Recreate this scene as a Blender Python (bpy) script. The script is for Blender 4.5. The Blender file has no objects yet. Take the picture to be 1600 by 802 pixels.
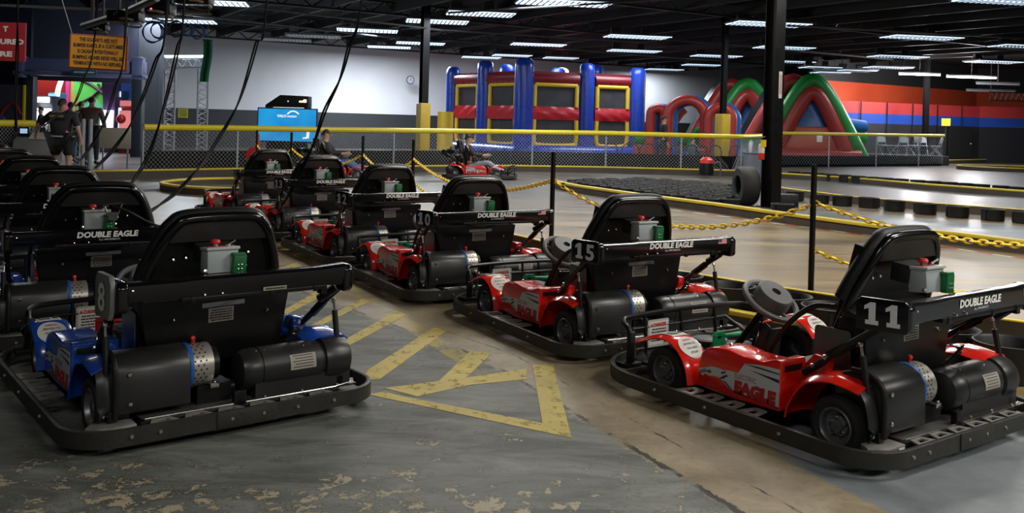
import bpy, bmesh, math, random
from mathutils import Vector, Matrix
random.seed(7)
C = bpy.context.scene.collection
PI = math.pi
# ------------------------------------------------------------------ camera, light, exposure
EYE = 1.45
F, PITCH, CYP, ROLL = 1453.68, 0.00733, 203.55, 0.02612
cd = bpy.data.cameras.new('camera'); cam = bpy.data.objects.new('camera', cd); C.objects.link(cam)
cd.sensor_width = 36; cd.lens = 36*F/1600; cd.shift_y = -(401-CYP)/1600
cd.clip_start = .05; cd.clip_end = 300
cam.matrix_world = Matrix.Translation((0, 0, EYE)) @ Matrix.Rotation(PI/2-PITCH, 4, 'X') @ Matrix.Rotation(ROLL, 4, 'Z')
bpy.context.scene.camera = cam
W = bpy.data.worlds.new('world'); bpy.context.scene.world = W; W.use_nodes = True
W.node_tree.nodes['Background'].inputs[0].default_value = (.75, .85, 1, 1)
W.node_tree.nodes['Background'].inputs[1].default_value = .07
vs = bpy.context.scene.view_settings
vs.view_transform = 'Standard'; vs.look = 'None'; vs.gamma = 1; vs.use_curve_mapping = False; vs.exposure = 0.0
LAMP_W = 160.0      # watts of one ceiling fixture
# ------------------------------------------------------------------ helpers
def ray(u, v):
    a = u-800; b = v-CYP
    px = a*math.cos(ROLL)+b*math.sin(ROLL); py = -a*math.sin(ROLL)+b*math.cos(ROLL)
    x = px/F; uu = -py/F; c, s = math.cos(PITCH), math.sin(PITCH)
    return Vector((x, c+s*uu, -s+c*uu))
def at(u, v, z=0.0):                     # point of height z seen there
    r = ray(u, v); return Vector((0, 0, EYE))+r*((z-EYE)/r.z)
def atd(u, v, d):                        # point at distance d
    r = ray(u, v); return Vector((0, 0, EYE))+r*(d/r.y)
def V(*a): return Vector(a)

class MB:
    def __init__(s): s.v = []; s.f = []; s.m = []; s.cur = 0
    def add(s, vs_, fs):
        n = len(s.v); s.v += [Vector(p) for p in vs_]
        s.f += [tuple(n+i for i in f) for f in fs]; s.m += [s.cur]*len(fs); return s
    def box(s, c, d, rz=0, rx=0, ry=0):
        R = Matrix.Rotation(rz, 3, 'Z') @ Matrix.Rotation(ry, 3, 'Y') @ Matrix.Rotation(rx, 3, 'X')
        c = Vector(c); p = []
        for z in (-.5, .5):
            for x, y in ((-.5, -.5), (.5, -.5), (.5, .5), (-.5, .5)):
                p.append(c+R@Vector((x*d[0], y*d[1], z*d[2])))
        return s.add(p, [(3, 2, 1, 0), (4, 5, 6, 7), (0, 1, 5, 4), (1, 2, 6, 5), (2, 3, 7, 6), (3, 0, 4, 7)])
    def bx(s, x0, x1, y0, y1, z0, z1): return s.box(((x0+x1)/2, (y0+y1)/2, (z0+z1)/2), (abs(x1-x0), abs(y1-y0), abs(z1-z0)))
    def prism(s, poly, o, ax, ay, n):    # polygon in plane (ax, ay) at o, thickness vector n
        o, ax, ay, n = map(Vector, (o, ax, ay, n)); k = len(poly)
        a = [o+ax*p[0]+ay*p[1] for p in poly]; b = [q+n for q in a]
        return s.add(a+b, [tuple(range(k))[::-1], tuple(range(k, 2*k))]+[(i, (i+1) % k, (i+1) % k+k, i+k) for i in range(k)])
    def tube(s, path, r, n=8, closed=False, flat=1.0, caps=True):
        path = [Vector(p) for p in path]; k = len(path); rr = r if isinstance(r, (list, tuple)) else [r]*k
        t0 = (path[1]-path[0]).normalized(); up = Vector((0, 0, 1)) if abs(t0.z) < .9 else Vector((0, 1, 0))
        u = t0.cross(up).normalized(); rings = []
        for i in range(k):
            if closed: t = (path[(i+1) % k]-path[i-1]).normalized()
            else: t = (path[min(i+1, k-1)]-path[max(i-1, 0)]).normalized()
            u = (u-t*u.dot(t)).normalized(); w = t.cross(u)
            rings.append([path[i]+(u*math.cos(2*PI*j/n)+w*math.sin(2*PI*j/n)*flat)*rr[i] for j in range(n)])
        fs = []
        for i in range(k if closed else k-1):
            a, b = i*n, ((i+1) % k)*n
            fs += [(a+j, a+(j+1) % n, b+(j+1) % n, b+j) for j in range(n)]
        if not closed and caps: fs += [tuple(range(n))[::-1], tuple(range((k-1)*n, k*n))]
        return s.add([p for q in rings for p in q], fs)
    def lathe(s, prof, c=(0, 0, 0), ax=(0, 0, 1), n=20, a0=0, a1=2*PI):     # profile (radius, height)
        ax = Vector(ax).normalized(); up = Vector((0, 0, 1)) if abs(ax.z) < .9 else Vector((1, 0, 0))
        u = ax.cross(up).normalized(); w = ax.cross(u); c = Vector(c); full = abs(a1-a0-2*PI) < 1e-6
        m = n if full else n+1; p = []
        for r, h in prof:
            p += [c+ax*h+(u*math.cos(a0+(a1-a0)*j/n)+w*math.sin(a0+(a1-a0)*j/n))*r for j in range(m)]
        fs = []
        for i in range(len(prof)-1):
            for j in range(n):
                j2 = (j+1) % m if full else j+1
                fs.append((i*m+j, i*m+j2, (i+1)*m+j2, (i+1)*m+j))
        return s.add(p, fs)
    def ball(s, c, r, n=8, sc=(1, 1, 1)):
        p = []; c = Vector(c)
        for i in range(n//2+1):
            th = PI*i/(n//2)
            for j in range(n):
                p.append(c+Vector((math.sin(th)*math.cos(2*PI*j/n)*r*sc[0], math.sin(th)*math.sin(2*PI*j/n)*r*sc[1], math.cos(th)*r*sc[2])))
        return s.add(p, [(i*n+j, i*n+(j+1) % n, (i+1)*n+(j+1) % n, (i+1)*n+j) for i in range(n//2) for j in range(n)])
    def grid(s, fn, nu, nv, th=0.0):     # surface fn(a,b) a,b in 0..1, optional thickness along normal
        P = [[Vector(fn(i/nu, j/nv)) for j in range(nv+1)] for i in range(nu+1)]
        idx = lambda i, j: i*(nv+1)+j
        flat = [p for q in P for p in q]
        fs = [(idx(i, j), idx(i+1, j), idx(i+1, j+1), idx(i, j+1)) for i in range(nu) for j in range(nv)]
        if th:
            nn = []
            for i in range(nu+1):
                for j in range(nv+1):
                    a = P[min(i+1, nu)][j]-P[max(i-1, 0)][j]; b = P[i][min(j+1, nv)]-P[i][max(j-1, 0)]
                    nn.append(a.cross(b).normalized() if a.cross(b).length > 1e-9 else Vector((0, 0, 1)))
            N = len(flat); low = [p-n_*th for p, n_ in zip(flat, nn)]
            fs2 = [tuple(x+N for x in f[::-1]) for f in fs]
            rim = [idx(i, 0) for i in range(nu+1)]+[idx(nu, j) for j in range(1, nv+1)]+[idx(i, nv) for i in range(nu-1, -1, -1)]+[idx(0, j) for j in range(nv-1, 0, -1)]
            fs3 = [(rim[k], rim[(k+1) % len(rim)], rim[(k+1) % len(rim)]+N, rim[k]+N) for k in range(len(rim))]
            return s.add(flat+low, fs+fs2+fs3)
        return s.add(flat, fs)
    def build(s, name, mats, parent=None, bevel=0, seg=2, smooth=35, kind=None, fix=True):
        me = bpy.data.meshes.new(name); me.from_pydata([tuple(p) for p in s.v], [], s.f)
        if not isinstance(mats, (list, tuple)): mats = [mats]
        for m in mats: me.materials.append(m)
        me.polygons.foreach_set('material_index', s.m)
        bm = bmesh.new(); bm.from_mesh(me)
        bmesh.ops.remove_doubles(bm, verts=bm.verts, dist=1e-5)
        if fix: bmesh.ops.recalc_face_normals(bm, faces=bm.faces)
        if bevel:
            es = [e for e in bm.edges if len(e.link_faces) == 2 and e.calc_face_angle(0) > math.radians(40)]
            bmesh.ops.bevel(bm, geom=es, offset=bevel, segments=seg, affect='EDGES', profile=.5, clamp_overlap=True)
        bm.to_mesh(me); bm.free()
        if smooth:
            me.polygons.foreach_set('use_smooth', [True]*len(me.polygons)); me.set_sharp_from_angle(angle=math.radians(smooth))
        o = bpy.data.objects.new(name, me); C.objects.link(o)
        if parent: o.parent = parent
        if kind: o['kind'] = kind
        return o
def thing(name, label, cat, loc=(0, 0, 0), rz=0, group=None):
    o = bpy.data.objects.new(name, None); C.objects.link(o); o.location = loc; o.rotation_euler = (0, 0, rz)
    o.empty_display_size = .1
    return tag(o, label, cat, group)
def tag(o, label, cat, group=None):
    o['label'] = label; o['category'] = cat
    if group: o['group'] = group
    return o
KIDS = {}
def copy_tree(o, parent=None):
    c = o.copy(); C.objects.link(c)
    if parent: c.parent = parent
    for ch in list(o.children): copy_tree(ch, c)
    return c
# ------------------------------------------------------------------ materials (procedural)
MC = {}
def P(name, col, rough=.5, metal=0, var=.12, vscale=6, bump=0, bscale=40, emit=0, alpha=1, spec=.5, coat=0):
    if name in MC: return MC[name]
    m = bpy.data.materials.new(name); m.use_nodes = True; t = m.node_tree; b = t.nodes['Principled BSDF']; L = t.links.new
    tc = t.nodes.new('ShaderNodeTexCoord')
    nz = t.nodes.new('ShaderNodeTexNoise'); nz.inputs['Scale'].default_value = vscale; nz.inputs['Detail'].default_value = 4
    L(tc.outputs['Object'], nz.inputs['Vector'])
    mx = t.nodes.new('ShaderNodeMix'); mx.data_type = 'RGBA'
    mx.inputs[6].default_value = tuple(max(0, c*(1-var)) for c in col)+(1,)
    mx.inputs[7].default_value = tuple(min(1, c*(1+var)) for c in col)+(1,)
    L(nz.outputs[0], mx.inputs[0]); L(mx.outputs[2], b.inputs['Base Color'])
    mr = t.nodes.new('ShaderNodeMapRange'); mr.inputs[3].default_value = max(.02, rough-.08); mr.inputs[4].default_value = min(1, rough+.08)
    L(nz.outputs[0], mr.inputs[0]); L(mr.outputs[0], b.inputs['Roughness'])
    b.inputs['Metallic'].default_value = metal; b.inputs['Specular IOR Level'].default_value = spec
    b.inputs['Coat Weight'].default_value = coat; b.inputs['Coat Roughness'].default_value = .08
    if bump:
        n2 = t.nodes.new('ShaderNodeTexNoise'); n2.inputs['Scale'].default_value = bscale; L(tc.outputs['Object'], n2.inputs['Vector'])
        bp = t.nodes.new('ShaderNodeBump'); bp.inputs['Strength'].default_value = bump; bp.inputs['Distance'].default_value = .01
        L(n2.outputs[0], bp.inputs['Height']); L(bp.outputs[0], b.inputs['Normal'])
    if emit:
        b.inputs['Emission Strength'].default_value = emit; L(mx.outputs[2], b.inputs['Emission Color'])
    if alpha < 1: b.inputs['Alpha'].default_value = alpha
    MC[name] = m; return m
gloss_black = P('gloss black paint', (.004, .004, .005), .2, var=.2, coat=.3, spec=.4)
plate_black = P('satin black steel', (.005, .005, .0055), .36, var=.25, vscale=9, spec=.35)
pad_black = P('black foam padding', (.007, .007, .007), .5, bump=.15, bscale=120, spec=.35)
cover_black = P('moulded black cover', (.016, .016, .016), .36, var=.35, vscale=5)
rubber = P('bumper rubber', (.022, .021, .018), .5, var=.45, vscale=14, bump=.2, bscale=60)
tyre_rub = P('tyre rubber', (.014, .014, .014), .7, bump=.3, bscale=80)
rim_m = P('cast wheel metal', (.24, .24, .25), .38, metal=.7)
deck_m = P('bare deck steel', (.085, .082, .078), .42, metal=.3, var=.4, vscale=10)
brk_m = P('galvanised bracket', (.24, .23, .21), .5, metal=.4, var=.4, vscale=20)
chrome = P('bright steel', (.62, .6, .57), .25, metal=1)
red_p = P('red bodywork', (.78, .018, .008), .2, var=.08, coat=.7)
blue_p = P('blue bodywork', (.012, .075, .42), .22, var=.08, coat=.7)
grey_box = P('grey control box', (.36, .40, .40), .45)
green_c = P('green connector plastic', (.005, .13, .035), .4)
green_pd = P('green pedal paint', (.01, .33, .12), .4)
red_pd = P('red pedal paint', (.45, .015, .012), .4)
red_b = P('red button', (.62, .03, .025), .35)
white_s = P('white sticker', (.62, .60, .55), .5, var=.08)
white_l = P('white lettering', (.86, .84, .78), .5, var=.03)
grey_l = P('silver decal', (.55, .57, .60), .35, var=.1)
num_l = P('number white', (.62, .62, .66), .4, var=.05)
ink = P('black ink', (.02, .02, .02), .6)
red_ink = P('red ink', (.48, .02, .02), .5)
dk_red = P('dark red lettering', (.36, .02, .03), .5)
green_ink = P('green ink', (.01, .2, .03), .6)
label_m = P('aged paper label', (.34, .31, .26), .6, var=.15)
wire_red = P('red wire', (.3, .03, .02), .5)
ring_blue = P('blue clamp ring', (.02, .12, .42), .4)
wheel_grey = P('steering pad grey', (.13, .13, .13), .5)
floor_pl = P('grey floor tray', (.10, .10, .105), .5, var=.4)
yellow_p = P('yellow plastic', (.72, .50, .02), .4, var=.1)
chain_y = P('yellow chain plastic', (.95, .68, .05), .35, var=.05)
steel_g = P('galvanised pipe', (.42, .45, .5), .4, metal=.5)
black_m = P('matt black paint', (.010, .010, .011), .6)
# ------------------------------------------------------------------ lettering
def text(name, body, origin, right, up, height, mat, parent, width=None, bold=0.0, shear=0.0, align='LEFT', th=.0015, spacing=1.0):
    cu = bpy.data.curves.new('lettering', 'FONT'); cu.body = body; cu.size = 1; cu.offset = bold; cu.shear = shear
    cu.resolution_u = 2; cu.space_character = spacing; cu.extrude = 0
    to = bpy.data.objects.new('lettering', cu); C.objects.link(to)
    dg = bpy.context.evaluated_depsgraph_get(); me = bpy.data.meshes.new_from_object(to.evaluated_get(dg))
    C.objects.unlink(to); bpy.data.objects.remove(to)
    vs_ = [v.co.copy() for v in me.vertices]; fs = [tuple(p.vertices) for p in me.polygons]; bpy.data.meshes.remove(me)
    x0, x1 = min(v.x for v in vs_), max(v.x for v in vs_)
    sc = height/.72; sx = sc if not width else width/(x1-x0)
    dx = x0 if align == 'LEFT' else (x0+x1)/2
    right = Vector(right).normalized(); up = Vector(up).normalized(); n = right.cross(up); origin = Vector(origin)
    b = MB(); b.add([origin+right*((v.x-dx)*sx)+up*(v.y*sc)+n*th for v in vs_], fs)
    return b.build(name, mat, parent, smooth=0, fix=False)
def bars(mb, origin, right, up, w, h, n, th=.001):   # lines of tiny unreadable print
    right = Vector(right).normalized(); up = Vector(up).normalized(); nn = right.cross(up); origin = Vector(origin)
    rr = random.Random(n*7+int(w*1000))
    for i in range(n):
        y = h-(i+.5)*h/n; x = w*rr.uniform(.02, .12)
        while x < w*.93:
            l = min(rr.uniform(.06, .17)*w, w*.96-x); t = h/n*.42
            mb.prism([(x, y-t/2), (x+l, y-t/2), (x+l, y+t/2), (x, y+t/2)], origin+nn*.0004, right, up, nn*th); x += l+w*.03
    return mb
def plate(name, o, r, u, w, h, mat, parent, th=.002, rad=0):
    r = Vector(r).normalized(); u = Vector(u).normalized()
    if rad:
        poly = []
        for cx, cy, a in ((w-rad, rad, -PI/2), (w-rad, h-rad, 0), (rad, h-rad, PI/2), (rad, rad, PI)):
            poly += [(cx+rad*math.cos(a+k*PI/6), cy+rad*math.sin(a+k*PI/6)) for k in range(4)]
    else: poly = [(0, 0), (w, 0), (w, h), (0, h)]
    return MB().prism(poly, o, r, u, -r.cross(u)*th).build(name, mat, parent)
def smoothpath(pts, n=6, closed=False):     # Catmull-Rom
    pts = [Vector(p) for p in pts]; out = []; k = len(pts)
    rng = range(k) if closed else range(k-1)
    for i in rng:
        if closed: p0, p1, p2, p3 = pts[i-1], pts[i], pts[(i+1) % k], pts[(i+2) % k]
        else: p0, p1, p2, p3 = pts[max(i-1, 0)], pts[i], pts[i+1], pts[min(i+2, k-1)]
        for j in range(n):
            t = j/n
            out.append(.5*((2*p1)+(p2-p0)*t+(2*p0-5*p1+4*p2-p3)*t*t+(3*p1-p0-3*p2+p3)*t**3))
    if not closed: out.append(pts[-1])
    return out
# ------------------------------------------------------------------ setting
PH = .55                                   # the building's axes against the view
A_ = V(math.cos(PH), math.sin(PH), 0); B_ = V(-math.sin(PH), math.cos(PH), 0)
CEIL = 5.45
def region_floor():
    m = bpy.data.materials.new('worn concrete floor'); m.use_nodes = True; t = m.node_tree; L = t.links.new; N = t.nodes.new
    bs = t.nodes['Principled BSDF']; tc = N('ShaderNodeTexCoord'); P0 = tc.outputs['Object']
    def noise(s, d=6, r=.6, dist=0.0, vec=None):
        n = N('ShaderNodeTexNoise'); n.inputs['Scale'].default_value = s; n.inputs['Detail'].default_value = d
        n.inputs['Roughness'].default_value = r; n.inputs['Distortion'].default_value = dist; L(vec or P0, n.inputs['Vector']); return n.outputs[0]
    def ramp(src, lo, hi):
        r = N('ShaderNodeMapRange'); r.inputs[1].default_value = lo; r.inputs[2].default_value = hi; L(src, r.inputs[0]); return r.outputs[0]
    def math_(op, a, b=None, c=None):
        n = N('ShaderNodeMath'); n.operation = op
        for i, q in enumerate((a, b, c)):
            if q is None: continue
            if isinstance(q, (int, float)): n.inputs[i].default_value = q
            else: L(q, n.inputs[i])
        return n.outputs[0]
    def mix(f, a, b):
        n = N('ShaderNodeMix'); n.data_type = 'RGBA'
        if isinstance(f, (int, float)): n.inputs[0].default_value = f
        else: L(f, n.inputs[0])
        for i, q in ((6, a), (7, b)):
            if isinstance(q, tuple): n.inputs[i].default_value = q+(1,)
            else: L(q, n.inputs[i])
        return n.outputs[2]
    sx = N('ShaderNodeSeparateXYZ'); L(P0, sx.inputs[0]); X, Y = sx.outputs[0], sx.outputs[1]
    def line(p, q):                        # signed distance, positive to the right of p->q
        dx, dy = q[0]-p[0], q[1]-p[1]; l = math.hypot(dx, dy); nx, ny = dy/l, -dx/l
        return math_('ADD', math_('ADD', math_('MULTIPLY', X, nx), math_('MULTIPLY', Y, ny)), -(nx*p[0]+ny*p[1]))
    # streaky driving marks: stretched noise
    mp = N('ShaderNodeMapping'); mp.inputs['Rotation'].default_value = (0, 0, -.2); mp.inputs['Scale'].default_value = (.25, 1.6, 1); L(P0, mp.inputs[0])
    streak = noise(1.3, 8, .65, .6, mp.outputs[0])
    mp2 = N('ShaderNodeMapping'); mp2.inputs['Rotation'].default_value = (0, 0, -.95); mp2.inputs['Scale'].default_value = (.7, 2.2, 1); L(P0, mp2.inputs[0])
    streak2 = noise(2.2, 8, .7, .5, mp2.outputs[0])
    big = noise(.35, 3, .5); fine = noise(22, 8, .7); mid = noise(3.5, 8, .65, .4)
    tan = mix(ramp(mid, .3, .7), (.19, .15, .095), (.36, .29, .185))
    tan = mix(math_('MULTIPLY', ramp(fine, .5, .72), .5), tan, (.10, .085, .06))
    # track: warm brown to grey further away, far colour darkened against the bright lamps
    trk = mix(ramp(streak, .40, .60), (.10, .064, .022), (.29, .20, .078)); trk = mix(math_('MULTIPLY', ramp(streak2, .5, .62), .3), trk, (.15, .13, .09))
    trk = mix(math_('MULTIPLY', ramp(mid, .45, .7), .3), trk, (.20, .16, .10))
    far = ramp(Y, 12, 19)
    trk = mix(math_('MULTIPLY', far, .8), trk, mix(ramp(streak, .38, .62), (.045, .047, .050), (.12, .12, .118)))
    lane = line((4.9, 14.0), (1.0, 20.1))
    # painted walk way
    wob = math_('MULTIPLY_ADD', noise(1.7, 5, .6), .5, -.25); wob2 = math_('MULTIPLY_ADD', noise(16, 6, .8), .26, -.13)
    wobs = math_('ADD', math_('MULTIPLY', wob, .22), wob2)
    d1 = math_('SUBTRACT', line((1.62, 3.4), (-.16, 5.71)), 0)     # right of it going away
    d1b = line((-.16, 5.71), (-2.9, 11.5))
    edge = math_('MAXIMUM', d1, math_('MINIMUM', d1b, 10))
    paintmask = ramp(math_('ADD', math_('MULTIPLY', edge, 1), wobs), .012, -.012)
    grey = mix(ramp(streak2, .40, .60), (.075, .080, .071), (.195, .203, .182))
    grey = mix(math_('MULTIPLY', ramp(mid, .40, .72), .55), grey, (.115, .118, .108))
    grey = mix(math_('MULTIPLY', ramp(streak2, .62, .70), .6), grey, (.035, .035, .033))
    # scratches
    mp3 = N('ShaderNodeMapping'); mp3.inputs['Rotation'].default_value = (0, 0, -.75); mp3.inputs['Scale'].default_value = (.5, 22, 1); L(P0, mp3.inputs[0])
    sc = noise(1.6, 6, .75, .3, mp3.outputs[0]); grey = mix(math_('MULTIPLY', ramp(sc, .66, .74), .45), grey, (.27, .26, .22))
    # flakes: peeled spots show bare concrete, more of them in the near corners
    vo = noise(9, 8, .78, .3); cl = noise(1.1, 3, .5)
    near = ramp(Y, 4.35, 3.3)
    thr = math_('SUBTRACT', .655, math_('ADD', math_('MULTIPLY', near, .085), math_('MULTIPLY', ramp(cl, .42, .62), .07)))
    fl = ramp(math_('SUBTRACT', vo, thr), 0, .008)
    dark_ring = ramp(math_('SUBTRACT', vo, math_('SUBTRACT', thr, .05)), 0, .03)
    grey = mix(math_('MULTIPLY', dark_ring, .6), grey, (.035, .035, .032))
    grey = mix(fl, grey, (.36, .31, .21))
    # region right of the bare strip: blue grey paint again
    d2 = line((2.11, 3.75), (1.85, 3.99)); d2 = math_('ADD', d2, math_('MULTIPLY', wobs, .25))
    col = mix(paintmask, trk, grey)
    # bare tan strip under the karts, 0..0.75 m from the paint edge
    strip = math_('MULTIPLY', ramp(math_('ADD', edge, math_('MULTIPLY', wob, .3)), 1.3, .55), math_('SUBTRACT', 1, paintmask))
    col = mix(strip, col, tan)
    edgeline = math_('MULTIPLY', math_('COMPARE', math_('ADD', edge, math_('MULTIPLY', wob2, .35)), .02, .016), ramp(mid, .42, .5))
    col = mix(edgeline, col, (.02, .018, .012))
    crack = math_('COMPARE', math_('ADD', edge, math_('MULTIPLY', wob2, .15)), .235, .007); col = mix(math_('MULTIPLY', crack, ramp(mid, .5, .6)), col, (.02, .018, .012))
    blu = math_('MULTIPLY', math_('MULTIPLY', ramp(math_('SUBTRACT', edge, math_('MULTIPLY', wobs, .3)), .55, .565), ramp(Y, 5.2, 4.7)), ramp(X, 1.2, 1.3))
    col = mix(blu, col, mix(ramp(mid, .35, .7), (.135, .15, .16), (.23, .25, .265)))
    # worn yellow line along the edge, behind the hatching
    yl = math_('MULTIPLY', math_('COMPARE', math_('ADD', d1b, .10), 0, .07), ramp(Y, 5.2, 5.7)); yl = math_('MULTIPLY', yl, math_('MULTIPLY', ramp(math_('ADD', mid, math_('MULTIPLY', fine, .5)), .68, .80), .8))
    yl = math_('MULTIPLY', yl, ramp(Y, 11.5, 10.5))
    col = mix(yl, col, (.40, .30, .04))
    # island paint, light grey blue, beyond the near kerb
    isl = math_('MULTIPLY', ramp(line((6.45, 11.5), (1.0, 20.1)), .05, .1), ramp(line((12, 12.4), (4.9, 17.4)), 0, -.05))
    col = mix(isl, col, mix(ramp(mid, .3, .7), (.075, .080, .086), (.125, .132, .14)))
    L(col, bs.inputs['Base Color'])
    ro = math_('MULTIPLY_ADD', streak, .4, .16); ro = math_('ADD', ro, math_('MULTIPLY', paintmask, .20)); L(ro, bs.inputs['Roughness']); bs.inputs['Specular IOR Level'].default_value = .25
    bp = N('ShaderNodeBump'); bp.inputs['Strength'].default_value = .10; bp.inputs['Distance'].default_value = .002
    L(math_('ADD', fine, math_('MULTIPLY', fl, -.6)), bp.inputs['Height']); L(bp.outputs[0], bs.inputs['Normal'])
    return m
MB().bx(-60, 75, -12, 95, -.1, 0).build('floor', region_floor(), kind='structure', smooth=0)
# worn yellow hatching painted on the walk way
def worn_yellow():
    m = bpy.data.materials.new('worn yellow floor paint'); m.use_nodes = True; t = m.node_tree; L = t.links.new
    b = t.nodes['Principled BSDF']; tc = t.nodes.new('ShaderNodeTexCoord')
    n = t.nodes.new('ShaderNodeTexNoise'); n.inputs['Scale'].default_value = 13; n.inputs['Detail'].default_value = 9; n.inputs['Roughness'].default_value = .75; L(tc.outputs['Object'], n.inputs['Vector'])
    n2 = t.nodes.new('ShaderNodeTexNoise'); n2.inputs['Scale'].default_value = 2.5; L(tc.outputs['Object'], n2.inputs['Vector'])
    r = t.nodes.new('ShaderNodeMapRange'); r.inputs[1].default_value = .54; r.inputs[2].default_value = .60; r.inputs[3].default_value = 1; r.inputs[4].default_value = .35; L(n.outputs[0], r.inputs[0])
    mx = t.nodes.new('ShaderNodeMix'); mx.data_type = 'RGBA'; mx.inputs[6].default_value = (.34, .25, .03, 1); mx.inputs[7].default_value = (.62, .47, .06, 1); L(n2.outputs[0], mx.inputs[0])
    L(mx.outputs[2], b.inputs['Base Color']); L(r.outputs[0], b.inputs['Alpha']); b.inputs['Roughness'].default_value = .55
    return m
wy = worn_yellow()
def mark(pts, zz=.002, i=[0]):
    i[0] += 1
    MB().prism([(p[0], p[1]) for p in pts], (0, 0, zz*.3), (1, 0, 0), (0, 1, 0), (0, 0, zz*.7)).build('trim_%d' % i[0], wy, kind='structure', smooth=0)
G = lambda *pp: [at(u, v)[:2] for u, v in pp]
mark(G((575, 617), (893, 685), (887, 665), (848, 662), (640, 622), (600, 613)), .002)
mark(G((893, 685), (864, 571), (832, 571), (848, 664)), .0026)
mark(G((600, 607), (652, 620), (735, 602), (824, 593), (822, 577), (735, 590)), .002)
mark(G((682, 600), (725, 594), (768, 553), (735, 549)), .0026)
mark([(-.86, 5.12), (-.70, 5.2), (-.42, 6.42), (-.51, 6.53)]); mark([(-1.2, 5.50), (-1.13, 5.45), (-.75, 6.94), (-.84, 7.05)])
mark([(-1.46, 6.05), (-1.39, 6.1), (-1.1, 7.38), (-1.17, 7.54)]); mark([(-1.72, 6.6), (-1.65, 6.65), (-1.48, 7.75), (-1.57, 8.05)])
mark([(-2.0, 7.5), (-1.93, 7.5), (-1.75, 8.35), (-1.84, 8.6)]); mark([(-2.35, 8.2), (-2.26, 8.2), (-2.02, 9.1), (-2.12, 9.3)])
for (u, v, w) in ((640, 192, 0),): pass
# red and white tape line along the near kerb of the island (each run one trim piece of the floor)
tape = bpy.data.materials.new('red and white tape'); tape.use_nodes = True
_t = tape.node_tree; _tc = _t.nodes.new('ShaderNodeTexCoord'); _s = _t.nodes.new('ShaderNodeSeparateXYZ'); _t.links.new(_tc.outputs['Object'], _s.inputs[0])
_m = _t.nodes.new('ShaderNodeMath'); _m.operation = 'MULTIPLY'; _m.inputs[1].default_value = 2.2; _t.links.new(_s.outputs[1], _m.inputs[0])
_f = _t.nodes.new('ShaderNodeMath'); _f.operation = 'FRACT'; _t.links.new(_m.outputs[0], _f.inputs[0])
_g = _t.nodes.new('ShaderNodeMath'); _g.operation = 'GREATER_THAN'; _g.inputs[1].default_value = .5; _t.links.new(_f.outputs[0], _g.inputs[0])
_x = _t.nodes.new('ShaderNodeMix'); _x.data_type = 'RGBA'; _x.inputs[6].default_value = (.5, .03, .03, 1); _x.inputs[7].default_value = (.6, .58, .54, 1)
_t.links.new(_g.outputs[0], _x.inputs[0]); _t.links.new(_x.outputs[2], _t.nodes['Principled BSDF'].inputs['Base Color'])
def strip_(p, q, w, mat, name, z=.003):
    p, q = V(*p, 0), V(*q, 0); d = (q-p).normalized(); n = V(-d.y, d.x, 0)*w/2
    return MB().prism([tuple((a)[:2]) for a in (p-n, q-n, q+n, p+n)], (0, 0, .0005), (1, 0, 0), (0, 1, 0), (0, 0, z)).build(name, mat, kind='structure', smooth=0)
a = at(1040, 327); b = at(1365, 369); c = at(1475, 386); d = at(1600, 405)
strip_(a[:2], b[:2], .05, tape, 'trim_20'); strip_(b[:2], c[:2], .05, tape, 'trim_21'); strip_(c[:2], d[:2], .05, tape, 'trim_22')
# walls
def banded(name, bands, rough=.6, var=.06):     # paint colour by height: [(top, colour), ...]
    m = bpy.data.materials.new(name); m.use_nodes = True; t = m.node_tree; L = t.links.new; b = t.nodes['Principled BSDF']
    tc = t.nodes.new('ShaderNodeTexCoord'); s = t.nodes.new('ShaderNodeSeparateXYZ'); L(tc.outputs['Object'], s.inputs[0])
    col = None
    for k, (zt, c) in enumerate(bands):
        if k == 0:
            rgb = t.nodes.new('ShaderNodeRGB'); rgb.outputs[0].default_value = c+(1,); col = rgb.outputs[0]; z0 = zt; continue
        g = t.nodes.new('ShaderNodeMath'); g.operation = 'GREATER_THAN'; g.inputs[1].default_value = z0; L(s.outputs[2], g.inputs[0])
        mx = t.nodes.new('ShaderNodeMix'); mx.data_type = 'RGBA'; L(g.outputs[0], mx.inputs[0]); L(col, mx.inputs[6]); mx.inputs[7].default_value = c+(1,); col = mx.outputs[2]; z0 = zt
    n = t.nodes.new('ShaderNodeTexNoise'); n.inputs['Scale'].default_value = .9; n.inputs['Detail'].default_value = 5; L(tc.outputs['Object'], n.inputs['Vector'])
    r = t.nodes.new('ShaderNodeMapRange'); r.inputs[3].default_value = 1-var*2; r.inputs[4].default_value = 1+var; L(n.outputs[0], r.inputs[0])
    mm = t.nodes.new('ShaderNodeMix'); mm.data_type = 'RGBA'; mm.blend_type = 'MULTIPLY'; mm.inputs[0].default_value = 1; L(col, mm.inputs[6]); L(r.outputs[0], mm.inputs[7])
    L(mm.outputs[2], b.inputs['Base Color']); b.inputs['Roughness'].default_value = rough
    return m
def wall(name, p, q, z0, z1, mat, th=.2):
    p, q = V(p[0], p[1], 0), V(q[0], q[1], 0); d = (q-p).normalized(); n = V(-d.y, d.x, 0)
    return MB().prism([(0, z0), ((q-p).length, z0), ((q-p).length, z1), (0, z1)], p, d, (0, 0, 1), n*th).build(name, mat, kind='structure', smooth=0)
wall_white = banded('white over charcoal wall paint', [(1.75, (.018, .02, .024)), (9, (.56, .57, .60))])
navy = P('navy wall paint', (.012, .014, .035), .6, var=.3, vscale=1)
dkw = P('charcoal wall paint', (.022, .026, .036), .6, var=.2, vscale=1)
wall('wall_back', (-16.0, 41.3), (17.5, 61.5), 0, CEIL, wall_white)
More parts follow.
